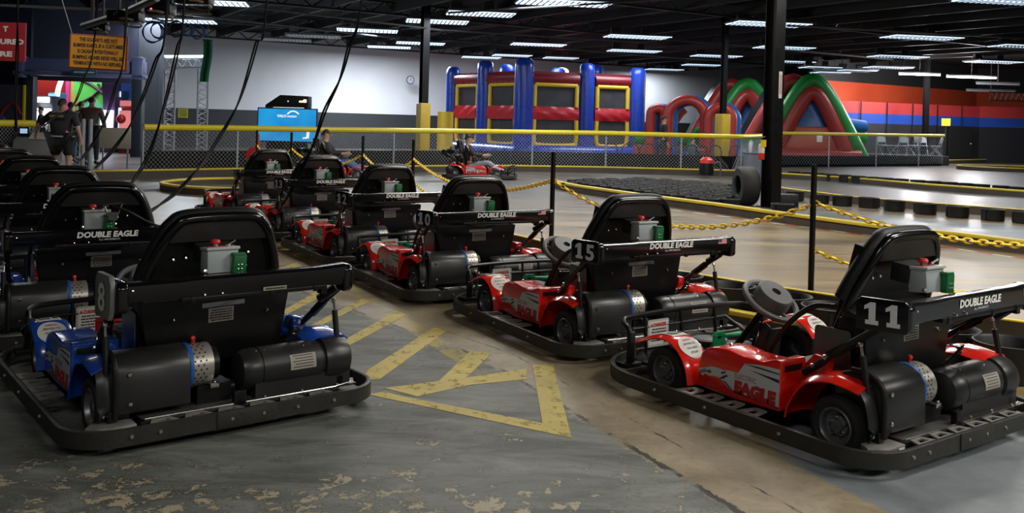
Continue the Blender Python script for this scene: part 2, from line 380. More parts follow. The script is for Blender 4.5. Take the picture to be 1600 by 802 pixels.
# dark return wall and entrance wall on the left
wall('wall_entrance', (-13.4, 33.2), (-12.6, 33.5), 0, CEIL, dkw)
wall('wall_side', (-12.6, 33.5), (-16.1, 41.2), 0, CEIL, dkw, .15)
wall('wall_left', (-22.5, 31.5), (-16.55, 31.9), 0, CEIL, navy)
wall('wall_header', (-16.9, 31.95), (-13.3, 33.25), 2.52, CEIL, navy)
# far right walls
ora = banded('orange wall paint', [(4.05, (.70, .085, .025)), (9, (.022, .026, .024))], var=.12)
wall('wall_right', (15.0, 46.6), (27.4, 55.0), 2.2, CEIL, ora)
wall('wall_far_right', (27.4, 55.0), (48, 55.6), 2.2, CEIL, ora)
part = banded('red, blue and black partition paint', [(1.92, (.016, .017, .022)), (2.42, (.012, .06, .36)), (9, (.42, .03, .03))], var=.1)
wall('wall_partition', (15.0, 45.6), (25.0, 49.8), 0, 3.0, part)
wall('wall_partition_right', (25.0, 49.8), (46, 51.0), 0, 3.02, part)
for k in range(6):
    t = (k+.5)/6*.95; p = V(15.0, 45.6, 0).lerp(V(25.0, 49.8, 0), t); MB().box((p.x+.05, p.y-.06, 1.5), (.03, .05, 3.0), rz=.4).build('trim_%d' % (30+k), black_m, kind='structure')
# ceiling
ceil_m = P('black ceiling deck', (.006, .006, .007), .8, var=.3)
joist_m = P('black joist paint', (.020, .020, .022), .5, var=.3)
MB().bx(-60, 75, -12, 95, CEIL, CEIL+.1).build('ceiling', ceil_m, kind='structure', smooth=0)
def beam(name, c, d, L0, L1, z, w, h, mat=joist_m):
    p = c+d*L0; q = c+d*L1; m = (p+q)/2; ang = math.atan2(d.y, d.x)
    return MB().box((m.x, m.y, z), (L1-L0, w, h), rz=ang).build(name, mat, kind='structure', smooth=0)
for k in range(22):
    c = A_*(-4+k*2.1); beam('trim_%d' % (50+k), c, B_, 14, 52, 5.2, .09, .30)
for k in range(5):       # girders across the joists, with zigzag webs
    y0 = 21.5+k*7.2; mb = MB()
    for z in (5.0, 5.38): mb.box(A_*16+B_*y0+V(0, 0, z), (46, .12, .07), rz=PH)
    for j in range(46):
        p = A_*(-7+j)+B_*y0; mb.tube([p+V(0, 0, 5.0), p+A_*.5+V(0, 0, 5.38)], .022, 4); mb.tube([p+A_*.5+V(0, 0, 5.38), p+A_+V(0, 0, 5.0)], .022, 4)
    mb.build('trim_%d' % (80+k), joist_m, kind='structure', smooth=0)
pipe_m = P('dull grey conduit', (.09, .09, .10), .5)
for k, (p, q) in enumerate((((400, 12, 24), (690, 47, 30)), ((640, 44, 30), (1000, 66, 38)), ((250, 18, 22), (620, 60, 38)), ((1050, 72, 38), (1400, 62, 38)), ((0, 8, 18), (330, 22, 22)), ((700, 20, 26), (1190, -10, 24)), ((1230, 40, 26), (1600, 60, 30)))):
    MB().tube([atd(*p), atd(*q)], .03, 6).build('trim_%d' % (90+k), pipe_m, kind='structure')
# ------------------------------------------------------------------ steel columns
def column(u, vb, w, d, label, pad=None, top=CEIL):
    p = atd(u, vb, d); p.z = 0
    t = thing('steel_column', label, 'column', p, PH)
    b = MB(); b.box((0, -w/2, top/2), (w, .02, top)); b.box((0, w/2, top/2), (w, .02, top)); b.box((0, 0, top/2), (.03, w, top)); b.box((0, 0, .01), (w*1.5, w*1.5, .02))
    b.build('column_shaft', plate_black, t)
    if pad: 
        b = MB(); b.box((0, 0, pad[1]/2), (pad[0], pad[0], pad[1])); b.build('column_pad', P('ochre column padding', (.50, .33, .02), .45), t, bevel=.04)
    return t
near_col = column(1204, 318, .25, 17.5, 'black steel column standing beside the large black tyre, nearest and widest column')
b = MB(); q = V(-.155, 0, 0)
plate('column_notice', (-.03, -.15, 2.05), (1, 0, 0), (0, 0, 1), .085, .50, white_s, near_col, .004)
b = MB(); bars(b, (.045, -.152, 2.1), (0, 0, 1), (-1, 0, 0), .40, .06, 2); b.build('notice_print', red_ink, near_col)
column(660, 230, .22, 29.5, 'black column with yellow padded base beside the wall clock', (.36, 2.02))
column(1128, 235, .16, 31.6, 'black column with yellow padded base in front of the inflatable arches', (.39, 1.96))
column(1446, 200, .21, 46.2, 'thin black column in front of the orange wall')
# ------------------------------------------------------------------ ceiling lights
lamp_glass = P('lit lamp diffuser', (.62, .80, 1.0), .5, var=.0, emit=1.7)
lamp_dim = P('dim lamp diffuser', (.45, .48, .52), .5, var=0, emit=.10)
lamp_tube = P('bare lit tube', (1, .92, .95), .5, var=0, emit=14)
lamp_case = P('lamp housing', (.10, .10, .11), .5)
def area(parent, w, l, power, col=(.86, .93, 1)):
    ld = bpy.data.lights.new('lamp_light', 'AREA'); ld.shape = 'RECTANGLE'; ld.size = w; ld.size_y = l; ld.energy = power; ld.color = col
    lo = bpy.data.objects.new('lamp_light', ld); C.objects.link(lo); lo.parent = parent; lo.location = (0, 0, -.09)
def fixture(p, ang, length, label, on=1, light=0, group=None, col=(.86, .93, 1), wd=1.25):
    t = thing('ceiling_light', label, 'ceiling light', p, ang, group); h = length/2
    b = MB(); b.box((0, 0, .04), (length, wd, .06)); b.box((-h*.72, 0, .2), (.35, .16, .26)); b.box((h*.25, 0, .2), (.3, .12, .26)); b.build('lamp_housing', lamp_case, t)
    gl = lamp_glass if on else lamp_dim
    for s in (-1, 1):
        df = MB().box((0, s*wd*.245, .0), (length-.06, wd*.36, .03)).build('diffuser', gl, t)
        b = MB()
        for k in range(15): b.box((-h+.1+k*(length-.2)/14, s*wd*.245, -.022), (.03, wd*.38, .02))
        b.build('louvre', lamp_case, df)
    b = MB()
    for x in (-h*.8, h*.8): MB().tube([(x, 0, .07), (x, 0, CEIL-p[2])], .01, 5).build('hanger_rod', lamp_case, t)
    if light: area(t, length, wd, light, col)
    return t
LZ = 4.8
seen = [((881, 5), 2.6, 1, 1, 'nearest lit ceiling light at the top middle, above the blue-pillared bounce house'),
 ((751, 22), 2.1, 1, 1, 'lit ceiling light up and left of the nearest top-middle one'),
 ((683, 34), 2.1, 1, 0, 'lit ceiling light just above the column beside the clock'),
 ((574, 48), 2.3, 1, 1, 'bright ceiling light left of the clock column, upper of the middle group'),
 ((657, 68), 2.1, 1, 3.5, 'ceiling light seen behind the head of the clock column'),
 ((608, 74), 2.0, 1, 5.0, 'ceiling light low down over the white wall, left of the clock column'),
 ((490, 57), 2.2, 0, 0, 'unlit dusty ceiling light over the white wall, right one of two'),
 ((446, 63), 2.2, 0, 0, 'unlit dusty ceiling light over the white wall, left one of two'),
 ((752, 90), 2.0, 1, 0, 'ceiling light directly over the left corner of the bounce house'),
 ((841, 70), 2.3, 1, 1, 'ceiling light above the tallest blue bounce house pillars, left of centre'),
 ((800, 87), 1.9, 1, 0, 'small ceiling light hanging near the second bounce house pillar'),
 ((876, 91), 1.7, 1, 0, 'short far ceiling light over the middle of the bounce house'),
 ((996, 58), 2.4, 1, 1, 'bright ceiling light over the right end of the bounce house'),
 ((991, 80), 2.3, 1, 0, 'ceiling light below the bright one over the bounce house right end'),
 ((1119, 88), 2.2, 1, 1, 'ceiling light above the inflatable arches'),
 ((1097, 102), 2.0, 1, 0, 'far ceiling light close over the inflatable arches'),
 ((1038, 109), 2.1, 1, 1.6, 'lowest far ceiling light against the white wall'),
 ((1201, 38), 2.5, 1, 1, 'ceiling light crossing behind the nearest black column'),
 ((1225, 75), 2.3, 1, 0, 'ceiling light just right of the nearest black column, middle height'),
 ((1235, 97), 2.2, 1, 0, 'ceiling light over the big slide, left of its peak'),
 ((1282, 106), 1.8, 1, 0, 'small ceiling light over the peak of the big slide'),
 ((1297, 114), 1.6, 1, 0, 'smallest ceiling light by the right shoulder of the big slide'),
 ((1336, 111), 1.8, 1, .5, 'far ceiling light over the orange wall'),
 ((1440, 59), 2.6, 1, 1, 'largest lit ceiling light on the right half of the ceiling'),
 ((1403, 89), 2.4, 1, .7, 'ceiling light under the largest one on the right half'),
 ((1386, 106), 2.2, 1, .5, 'far ceiling light left of the thin column at the orange wall'),
 ((1553, 97), 2.3, 1, 1.0, 'ceiling light at the right, above the bare tubes'),
 ((1600, 73), 2.3, 1, .7, 'ceiling light cut by the right edge of the picture'),
 ((1575, 1), 2.4, 1, 1, 'white ceiling light in the top right corner'),
 ((281, 33), 2.5, 1, 2.0, 'blue-white ceiling light behind the hanging cables, lower one'),
 ((320, 4), 2.5, 1, 0, 'blue-white ceiling light behind the hanging cables, upper one')]
rl = random.Random(3)
for (u, v), ln, on, lt, lab in seen:
    p = at(u, v, LZ)
    if 1250 < u < 1400 and v > 100: p = atd(u, v, 45.2)
    fixture(p, .16+rl.uniform(-.03, .03), ln, lab, on, LAMP_W*lt, 'ceiling lights')
for qx, qy, k in ((7, 6.5, .8), (7, 11.5, 1.1), (7, 16.5, .9), (14.7, 9.5, 1.1), (14.6, 14, 1.1), (14.6, 18, 1), (0, 17, .3), (22, 12, .5), (7, 1.5, 1.1), (4, -3.5, 1.4), (-1, -1, .5), (10, -2, 1.5)):
    p = A_*qx+B_*qy+V(0, 0, LZ); fixture(p, PH, 2.4, 'ceiling light hanging out of view over the near track', 1, LAMP_W*k*1.25, 'unseen ceiling lights', (1, .96, .88))  # unseen fixtures, those over and behind the camera added to light the near karts
for u, v, w, lab, on in ((1437, 117, 2.0, 'thin bare glowing tube light left of the longer one', 1), (1518, 121.5, 2.4, 'long bare glowing tube light under the ceiling truss', 1), (1559, 132, 2.2, 'unlit grey tube fitting below the glowing tubes', 0), (1548, 143, 2.6, 'lowest unlit tube fitting against the orange wall', 0)):
    p = atd(u, v, 44.5+(4 if v > 140 else 2 if v > 130 else 0)); t = thing('tube_light', lab, 'tube light', p, .05)
    MB().box((0, 0, .09), (w, .16, .06)).build('tube_housing', lamp_case if on else pipe_m, t)
    MB().tube([(-w/2, 0, .02), (w/2, 0, .02)], .045, 8).build('lamp_tube', lamp_tube if on else steel_g, t)
    MB().tube([(0, 0, .1), (0, 0, CEIL-p.z)], .012, 5).build('hanger_rod', lamp_case, t)
    if on:
        ld = bpy.data.lights.new('tube_glow', 'POINT'); ld.energy = 520; ld.color = (1, .95, .95); ld.shadow_soft_size = .5
        lo = bpy.data.objects.new('tube_glow', ld); C.objects.link(lo); lo.parent = t; lo.location = (0, 0, -.25)
# ------------------------------------------------------------------ kerb rails of the track
kerb_y = P('worn yellow rail paint', (.62, .46, .03), .45, var=.25, vscale=3)
kerb_d = P('weathered kerb board', (.055, .042, .032), .6, var=.5, vscale=4)
def kerb(label, pts, h=.16, w=.09, topw=.11, cap=.045, cat='barrier', base=None):
    p0 = pts[0]; t = thing('track_barrier', label, cat, (p0[0], p0[1], 0)); loc = [V(p[0]-p0[0], p[1]-p0[1], 0) for p in pts]
    def ribbon(w0, z0, z1):
        b = MB(); k = len(loc); L_ = []; R_ = []
        for i in range(k):
            d = (loc[min(i+1, k-1)]-loc[max(i-1, 0)]).normalized(); n = V(-d.y, d.x, 0)*w0/2; L_.append(loc[i]+n); R_.append(loc[i]-n)
        vs2 = [V(p.x, p.y, z) for z in (z0, z1) for p in L_+R_]
        fs = []
        for i in range(k-1):
            a, b_, c_, d_ = i, i+1, k+i+1, k+i; o = 2*k
            fs += [(a, d_, c_, b_), (a+o, b_+o, c_+o, d_+o), (a, b_, b_+o, a+o), (d_, d_+o, c_+o, c_)]
        fs += [(0, k, 3*k, 2*k), (k-1, 3*k-1, 4*k-1, 2*k-1)] if False else [(0, 2*k, 3*k, k), (k-1, 2*k-1, 4*k-1, 3*k-1)]
        b.add(vs2, fs); return b
    ribbon(w, 0, h-cap).build('barrier_base', base or kerb_d, t, smooth=20)
    ribbon(topw, h-cap, h).build('barrier_rail', kerb_y, t, bevel=.012, smooth=40)
    return t
def gp(*pp, z=.16): return [at(u, v, z)[:2] for u, v in pp]
def gd(*pp): return [atd(u, 200, d)[:2] for u, d in pp]
kerb('thick yellow-topped barrier running from the middle to the right edge, behind the chain', gp((868, 283), (905, 290), (1000, 303), (1120, 318), (1240, 334.5), (1390, 354), (1500, 364), (1640, 381)), h=.17, topw=.14, cap=.05)
kerb('yellow-topped barrier line crossing behind the standing post, second from the tyre', gp((1212, 270), (1330, 277), (1450, 287.5), (1600, 298), (1680, 304)), h=.17)
kerb('thin yellow-topped plank barrier behind the spaced black tubs', gp((1215, 292), (1332, 306.5), (1450, 316), (1600, 327), (1680, 333)), h=.16, topw=.05, cap=.02)
kerb('far yellow-topped barrier under the right fence and black walls', gp((1206, 253), (1330, 251.5), (1450, 250), (1535, 248.8), (1640, 246.5), z=.2), h=.2)
kerb('oval yellow-topped barrier ring at the far right edge', [(21.5+2.6*math.cos(a), 39.2+1.5*math.sin(a)) for a in [2*PI*k/24 for k in range(25)]], h=.18)
kerb('low yellow-topped ring barrier left behind the farthest red karts', [(-5.2+1.6*math.cos(a+.5)*1.0-.9*math.sin(a+.5)*.0, 18.4+1.5*math.sin(a+.5)) for a in [2*PI*k/28 for k in range(29)]], h=.15)
FL = [(-9.15, 20.6), (-8.4, 21.2), (-6.6, 23.0), (-4.6, 25.0), (-2.4, 26.8), (0, 28.4), (3, 29.0), (6.9, 29.0), (7.6, 28.0)]
kerb('long yellow-topped barrier along the foot of the left chain-link fence', [(x+.02, y-.35) for x, y in FL], h=.2)
NB = [(-2.2, 14.6), (-1.2, 12.7), (0.0, 10.45), (.65, 9.3), (1.45, 8.05), (1.95, 7.5), (2.55, 6.95), (3.4, 6.25), (4.3, 5.6)]
kerb('near thin-edged barrier board behind the row of open tubs and red karts', NB, h=.22, topw=.05, cap=.015, w=.05)
NB2 = [(x-.42, y-.34) for x, y in NB[2:]]
kerb('low yellow kerb between the tubs and the red karts', NB2, h=.09, cap=.04, topw=.09)
# ------------------------------------------------------------------ black rubber tubs
tub_m = P('black rubber tub', (.010, .010, .011), .5, var=.4, vscale=8, bump=.1)
def tub(p, r, h, label, group, rz=0, lug=True):
    t = thing('rubber_tub', label, 'tub', (p[0], p[1], 0), rz, group)
    k = r/.19
    b = MB(); b.lathe([(0, .01), (r*.93, .0), (r*.97, h*.2), (r*.99, h*.9), (r*1.04, h), (r*.99, h*1.01), (r*.93, h*.94), (r*.9, .03), (0, .025)], (0, 0, 0), (0, 0, 1), 20)
    for a in (-.4, -2.5): b.box((r*1.0*math.cos(a), r*1.0*math.sin(a), h*.5), (.03, .02, h*.85), rz=a)
    b.build('tub_body', tub_m, t, smooth=40); return t
for k, (u, v, lab) in enumerate(((1140, 445, 'open black rubber tub behind kart 15, just left of the steering wheel of kart 11'), (1225, 461, 'open black rubber tub seen above the steering wheel of kart 11'), (1299, 478, 'open black rubber tub just right of the foot of the near post'), (1385, 497, 'open black rubber tub behind the seat of kart 11'), (1478, 512, 'open black rubber tub behind the crossbar of kart 11'), (1578, 534, 'open black rubber tub at the right edge behind kart 11'), (1060, 430, 'open black rubber tub behind the raised arm of kart 15'))):
    p = at(u, v, .22); tub((p.x, p.y), .20, .22, lab, 'open tubs behind the red karts', k*.3)
lead = None
for k, (u, v) in enumerate([(1222, 337), (1241, 314), (1280, 320), (1316, 322), (1357, 325), (1397, 330), (1446, 335), (1496, 340), (1551, 345), (1600, 349)]):
    p = at(u, v); ordn = ['first', 'second', 'third', 'fourth', 'fifth', 'sixth', 'seventh', 'eighth', 'ninth', 'tenth'][k]
    tub(p, .19, .20, 'black tub in front of the thin plank barrier, %s counting right from the column' % ordn, 'tubs spaced along the plank barrier', k*.5)
pr0 = None; rt = random.Random(5)
for k in range(17):
    f = k/16; p = V(*gp((1235, 271.5))[0], 0).lerp(V(*gp((1620, 299))[0], 0), f)+V(.25, .42, 0)
    if pr0 is None: pr0 = tub(p, .2, .21, 'black tub in the tight row behind the second yellow-topped barrier', 'tubs behind the second barrier'); continue
    c = copy_tree(pr0); c.location = (p.x+rt.uniform(-.03, .03), p.y+rt.uniform(-.03, .03), 0); c.rotation_euler.z = rt.uniform(0, 6)
# island field of tubs
pr0 = None
def inside(p, poly):
    r = False; j = len(poly)-1
    for i_ in range(len(poly)):
        xi, yi = poly[i_]; xj, yj = poly[j]
        if (yi > p[1]) != (yj > p[1]) and p[0] < (xj-xi)*(p[1]-yi)/(yj-yi)+xi: r = not r
        j = i_
    return r
poly = [tuple(q) for q in gp((876, 284.5), (905, 279), (1000, 277), (1074, 281), (1140, 288), (1150, 312), (1100, 312.5), (1000, 299), (920, 289), z=.17)]
xs = [p[0] for p in poly]; ys = [p[1] for p in poly]
n_t = 0; yy = min(ys)
row = 0
while yy < max(ys):
    xx = min(xs)+(.19 if row % 2 else 0)
    while xx < max(xs):
        if inside((xx, yy), poly):
            if pr0 is None: pr0 = tub((xx, yy), .175, .17, 'black tub in the packed field of tubs beside the large tyre', 'tubs packed on the track island')
            else:
                c = copy_tree(pr0); c.location = (xx+rt.uniform(-.02, .02), yy+rt.uniform(-.02, .02), 0); c.rotation_euler = (0, 0, rt.uniform(0, 6))
            n_t += 1
        xx += .39
    yy += .36; row += 1
print('tubs', n_t)
# big tyre by the column
p = at(1168, 321)
t = thing('large_tyre', 'large black slick tyre standing upright beside the nearest column', 'tyre', (p.x-.05, p.y-.05, 0), .5)
b = MB(); b.lathe([(.20, -.17), (.33, -.17), (.37, -.12), (.375, 0), (.37, .12), (.33, .17), (.20, .17), (.18, .14), (.30, .1), (.31, 0), (.30, -.1), (.18, -.14), (.20, -.17)], (0, 0, .375), (.8, -.35, 0), 36); b.build('tyre_body', tyre_rub, t, smooth=50)
b = MB(); b.box((.74, -.2, .12), (.36, .3, .24)); tag(b.build('rubber_block', tub_m, bevel=.02), 'low black rubber block at the foot of the nearest column', 'block').location = (p.x+.0, p.y+.15, 0)
# ------------------------------------------------------------------ chain-link fences
mesh_m = P('fence wire', (.36, .36, .36), .45, metal=.3)
rail_m = P('yellow foam rail', (.78, .62, .03), .4, var=.08)
belt_m = P('black barrier panel', (.005, .005, .006), .8, spec=.15)
def fence(label, pts, hts, pitch=.085, gap=1, panel=.62, rr=.075, wr=.0043, step=2.35):
    p0 = V(pts[0][0], pts[0][1], 0); t = thing('chain_link_fence', label, 'fence', p0)
    loc = [V(p[0], p[1], 0)-p0 for p in pts]; cum = [0]
    for i_ in range(1, len(loc)): cum.append(cum[-1]+(loc[i_]-loc[i_-1]).length)
    def pos(s):
        s = max(0, min(s, cum[-1]-1e-6)); i_ = max(k for k in range(len(cum)-1) if cum[k] <= s); f = (s-cum[i_])/(cum[i_+1]-cum[i_])
        return loc[i_].lerp(loc[i_+1], f), hts[i_]+(hts[i_+1]-hts[i_])*f
    b = MB(); b.tube([pos(cum[-1]*k/40)[0]+V(0, 0, pos(cum[-1]*k/40)[1]-rr*.6) for k in range(41)], rr, 10); b.build('top_rail', rail_m, t)
    s = 0
    while s <= cum[-1]+.01:
        q, h = pos(s); MB().tube([q, q+V(0, 0, h-.02)], .028, 8).build('fence_post', steel_g, t); s += step
    b = MB(); s = -1.2; r_ = wr
    while s < cum[-1]:
        for sg in (1, -1):
            q0, h0 = pos(s if sg > 0 else s+1.0); H_ = h0-.08
            s0 = s; n_seg = 1; L_ = H_-.1
            a0, a1 = (s, s+L_) if sg > 0 else (s+L_, s)
            z0, z1 = .1, H_
            if min(a0, a1) < 0:
                m_ = -min(a0, a1)
                if a0 < a1: z0 += m_; a0 = 0
                else: z1 -= m_; a1 = 0
            if max(a0, a1) > cum[-1]:
                m_ = max(a0, a1)-cum[-1]
                if a0 > a1: z0 += m_; a0 = cum[-1]
                else: z1 -= m_; a1 = cum[-1]
            if z1 > z0+.02:
                A, B2 = pos(a0)[0]+V(0, 0, z0), pos(a1)[0]+V(0, 0, z1)
                b.tube([A, B2], r_, 3, caps=False)
        s += pitch
    b.build('wire_mesh', mesh_m, t, smooth=0, fix=False)
    if panel:
        b = MB(); n = len(loc)
        for i_ in range(n-1):
            d = (loc[i_+1]-loc[i_]).normalized(); nn = V(-d.y, d.x, 0)*.06
            b.prism([(0, .0), ((loc[i_+1]-loc[i_]).length, .0), ((loc[i_+1]-loc[i_]).length, panel), (0, panel)], loc[i_]+nn, d, (0, 0, 1), nn*.7)
        b.build('lower_panel', belt_m, t)
    return t
fence('long chain-link fence with yellow foam top rail from the gate to the grey cabinet', FL[1:-1]+[(7.7, 30.2), (8.9, 32.6)], [1.19, 1.20, 1.20, 1.22, 1.24, 1.27, 1.26, 1.27, 1.3], panel=.60, pitch=.105)
lf = [atd(-30, 200, 19.0)[:2], atd(52, 200, 20.2)[:2]]
fence('short chain-link fence with yellow foam rail at the left edge, left of the employee', lf, [1.22, 1.22], panel=0)
rf_ = [at(1212, 258, 0)[:2], at(1330, 256, 0)[:2], at(1475, 253.5, 0)[:2]]
rf_ = [atd(1213, 200, 36.5)[:2], atd(1330, 200, 39)[:2], atd(1475, 200, 43)[:2]]
fence('far chain-link fence with yellow foam rail in front of the big slide and white chairs', rf_, [1.38, 1.40, 1.44], pitch=.17, wr=.0035, panel=.45, rr=.07, step=3.2)
# gate posts and gate
p = atd(134, 200, 20.9); t = thing('fence_gate', 'galvanised gate with round posts beside the employee in black', 'gate', (p.x, p.y, 0), .5)
for x in (-.05, .10): MB().tube([(x, 0, 0), (x, 0, 1.30)], .045, 10).build('gate_post', steel_g, t)
b = MB()
b.tube([(-.75, 0, .15), (-.12, 0, .15), (-.12, 0, 1.2), (-.75, 0, 1.2), (-.75, 0, .15)], .022, 8); b.build('gate_frame', steel_g, t)
b = MB()
for k in range(-8, 10):
    for sg in (1, -1):
        pts = []
        for z in (.15, 1.2):
            pts.append((-.75+k*.09+(z-.15)*.6*sg, z))
        (xa, za), (xb, zb) = pts
        if sg < 0: xa += .3; xb += .3
        x0, x1 = -.75, -.12
        def cl(xa, za, xb, zb):
            if xa > xb: xa, za, xb, zb = xb, zb, xa, za
            if xb <= x0 or xa >= x1: return None
            if xa < x0: za += (zb-za)*(x0-xa)/(xb-xa); xa = x0
            if xb > x1: zb = za+(zb-za)*(x1-xa)/(xb-xa); xb = x1
            return xa, za, xb, zb
        r_ = cl(xa, za, xb, zb)
        if r_: b.tube([(r_[0], 0, r_[1]), (r_[2], 0, r_[3])], .005, 3)
b.build('wire_mesh', mesh_m, t, smooth=0)
# ------------------------------------------------------------------ posts and yellow chains
posts = {}
for nm, u, d, lab in (('a', 1274, 7.5, 'slim black post nearest the camera, left of kart 11'), ('b', 866, 9.2, 'slim black post behind the crossbar of kart 10'), ('c', 647, 13.5, 'slim black post between karts 12 and 10'),
                 ('d', 568, 15.2, 'slim black post in front of the left moving kart'), ('e', 456, 17.2, 'slim black post in front of the blue screen'), ('f', 402, 18.6, 'slim black post beside the red octagon sign')):
    p = atd(u, 200, d); posts[nm] = p
    t = thing('barrier_post', lab, 'post', (p.x, p.y, 0), 0, 'chain posts')
    MB().tube([(0, 0, 0), (0, 0, 1.18)], .024, 12).build('post_shaft', plate_black, t); b = MB(); b.lathe([(0, .012), (.10, .01), (.11, 0)], (0, 0, 0), (0, 0, 1), 16); b.build('post_foot', plate_black, t)
def chain(label, p, q, sag, pitch=.052, hook=True):
    p, q = Vector(p), Vector(q); t = thing('plastic_chain', label, 'chain', p)
    L_ = (q-p).length; n = int(L_*1.03/pitch); b = MB(); ups = V(0, 0, 1)
    pt = lambda f: (q-p)*f+V(0, 0, -4*sag*f*(1-f))
    for k in range(n):
        a, c_ = pt(k/n), pt((k+1)/n); m = (a+c_)/2; d = (c_-a).normalized(); s = d.cross(ups).normalized(); w = s.cross(d)
        sd = s if k % 2 else w; ring = []
        for j in range(10):
            an = 2*PI*j/10; ring.append(m+d*math.cos(an)*pitch*.68+sd*math.sin(an)*pitch*.34)
        b.tube(ring, .0082, 4, closed=True)
    b.build('chain_links', chain_y, t, smooth=60); return t
pa, pb, pc, pdd, pe, pf_ = (posts[k] for k in 'abcdef')
def top(p, z=.88): return V(p.x, p.y, z)
chain('yellow chain hanging between the post behind kart 10 and the post left of kart 11', top(pb, .90), top(pa, .86), .31)
nx = V(4.55, 6.0, 0)
chain('upper yellow chain running from the near post to the right edge', top(pa, .88), top(nx, .86), .20)
chain('lower yellow chain running from the near post to the right edge behind kart 11', top(pa, .50), top(nx, .50), .22)
chain('yellow chain from the post between karts 12 and 10 to the post behind kart 10', top(pc, .90), top(pb, .90), .25)
chain('lower yellow chain behind the seat back of kart 10', top(pc, .55), top(pb, .53), .2)
chain('yellow chain drooping behind the seat back of kart 12', top(pdd), top(pc), .2)
chain('yellow chain between the blue screen post and the post left of kart 12', top(pe), top(pdd), .25)
chain('short yellow chain left of the seat of kart 13', top(pf_), top(pe), .22)
# ------------------------------------------------------------------ bounce house
vin_b = P('glossy blue vinyl', (.012, .045, .36), .28, var=.15, vscale=2, bump=.1, bscale=5)
vin_r = P('glossy red vinyl', (.48, .02, .03), .3, var=.2, vscale=3, bump=.15, bscale=6)
vin_dr = P('dark red vinyl roof', (.20, .012, .02), .3, var=.2)
vin_y = P('yellow vinyl', (.72, .47, .03), .35, var=.1)
net_m = P('dark netting', (.035, .035, .04), .6, var=.7, vscale=3)
P3 = atd(817, 200, 35.0); P3.z = 0
P1 = atd(706, 200, 38.8); P1.z = 0
P5 = atd(994, 200, 36.4); P5.z = 0
bh = thing('bounce_house', 'blue, red and yellow inflatable bounce house with netted windows and tall blue pillars', 'bounce house', P3)
a1, a5 = P1-P3, P5-P3; ab = a1+a5
def pillar(pos, r, h, rr=None):
    b = MB(); b.lathe([(r*1.0, 0), (r, h*.3), (r*.97, h*.6), (r, h-.35), (r*.93, h-.12), (r*.6, h-.01), (0, h)], pos, (0, 0, 1), 20)
    return b.build('pillar', vin_b, bh, smooth=60)
for pos, r, h in ((a1, .29, 3.75), (a1*.52, .33, 3.92), (V(0, 0, 0), .37, 3.92), (a5*.545, .30, 3.85), (a5, .33, 3.75), (a1+a5*.5, .32, 3.95), (ab, .32, 3.9), (a5+a1*.5, .3, 3.95)): pillar(pos, r, h)
def side(p, q, o):
    p, q = V(*p), V(*q); d = (q-p); L_ = d.length; d = d.normalized(); n = d.cross(V(0, 0, 1))   # outwards
    if n.y > 0: n = -n
    e0, e1 = .33, L_-.33
    for z0, z1, m, nm, o_ in ((3.02, 3.35, vin_dr, 'roof_band', .10), (1.62, 2.12, vin_r, 'middle_band', .06)):
        def fn(a, b_): return p+d*(e0+(e1-e0)*a)+V(0, 0, z0+(z1-z0)*b_)+n*(o_+.06*math.sin(PI*b_)+(.015*math.sin(a*17+b_*9) if nm == 'middle_band' else 0))
        MB().grid(fn, 24, 6, .04).build(nm, m, bh, smooth=60)
    MB().prism([(e0, .5), (e1, .5), (e1, 3.1), (e0, 3.1)], p, d, (0, 0, 1), -n*.03).build('netting', net_m, bh)
    b = MB(); x0, x1 = e0+.09, e1-.09; r_ = .085
    b.tube([p+d*x0+V(0, 0, 2.95)+n*.05, p+d*x1+V(0, 0, 2.95)+n*.05], r_, 10); b.tube([p+d*x0+V(0, 0, 2.95)+n*.05, p+d*x0+V(0, 0, 2.12)+n*.05], r_, 10); b.tube([p+d*x1+V(0, 0, 2.95)+n*.05, p+d*x1+V(0, 0, 2.12)+n*.05], r_, 10)
    b.tube(smoothpath([p+d*x0+V(0, 0, 1.62)+n*.05, p+d*x0+V(0, 0, .85)+n*.05, p+d*(x0+.2)+V(0, 0, .66)+n*.05, p+d*(x1-.2)+V(0, 0, .66)+n*.05, p+d*x1+V(0, 0, .85)+n*.05, p+d*x1+V(0, 0, 1.62)+n*.05], 4), r_, 10)
    b.build('window_frame', vin_y, bh)
    b = MB(); b.tube([p+V(0, 0, .33)+n*.15, p+d*L_+V(0, 0, .33)+n*.15], .34, 14); b.build('base_tube', vin_b, bh)
side((0, 0, 0), a1*.52, 1); side(a1*.52, a1, 1); side((0, 0, 0), a5*.545, 1); side(a5*.545, a5, 1)
b = MB(); b.prism([(0, 0), (1, 0), (1, 1), (0, 1)], (0, 0, 3.3), a5, a1, (0, 0, .15)); b.build('roof_sheet', vin_dr, bh)
b = MB(); b.prism([(0, 0), (1, 0), (1, 1), (0, 1)], (0, 0, 0), a5, a1, (0, 0, .45)); b.build('bounce_floor', vin_b, bh)
b = MB(); b.prism([(0, .1), (1, .1), (1, .9), (0, .9)], ab*1, -a5*1, (0, 0, 3.3), a1.normalized()*-.03); b.build('rear_netting', net_m, bh)
p = atd(683, 236, 36.2); t = MB(); t.grid(lambda a, b_: (.62*a, .03*math.sin(a*9), .3+1.55*b_), 10, 4, .03)
o = t.build('yellow_mat', vin_y); o.location = (p.x-.1, p.y+1.2, 0); tag(o, 'yellow vinyl mat hanging left of the bounce house', 'mat')
# inflatable step at the right end
p = atd(1021, 232, 36.0); b = MB(); b.lathe([(.32, 0), (.32, .42), (.25, .5), (0, .52)], (0, 0, 0), (0, 0, 1), 18); o = b.build('inflatable_step', vin_y); o.location = (p.x, p.y, 0); tag(o, 'rounded yellow inflatable step at the right end of the bounce house', 'inflatable step')
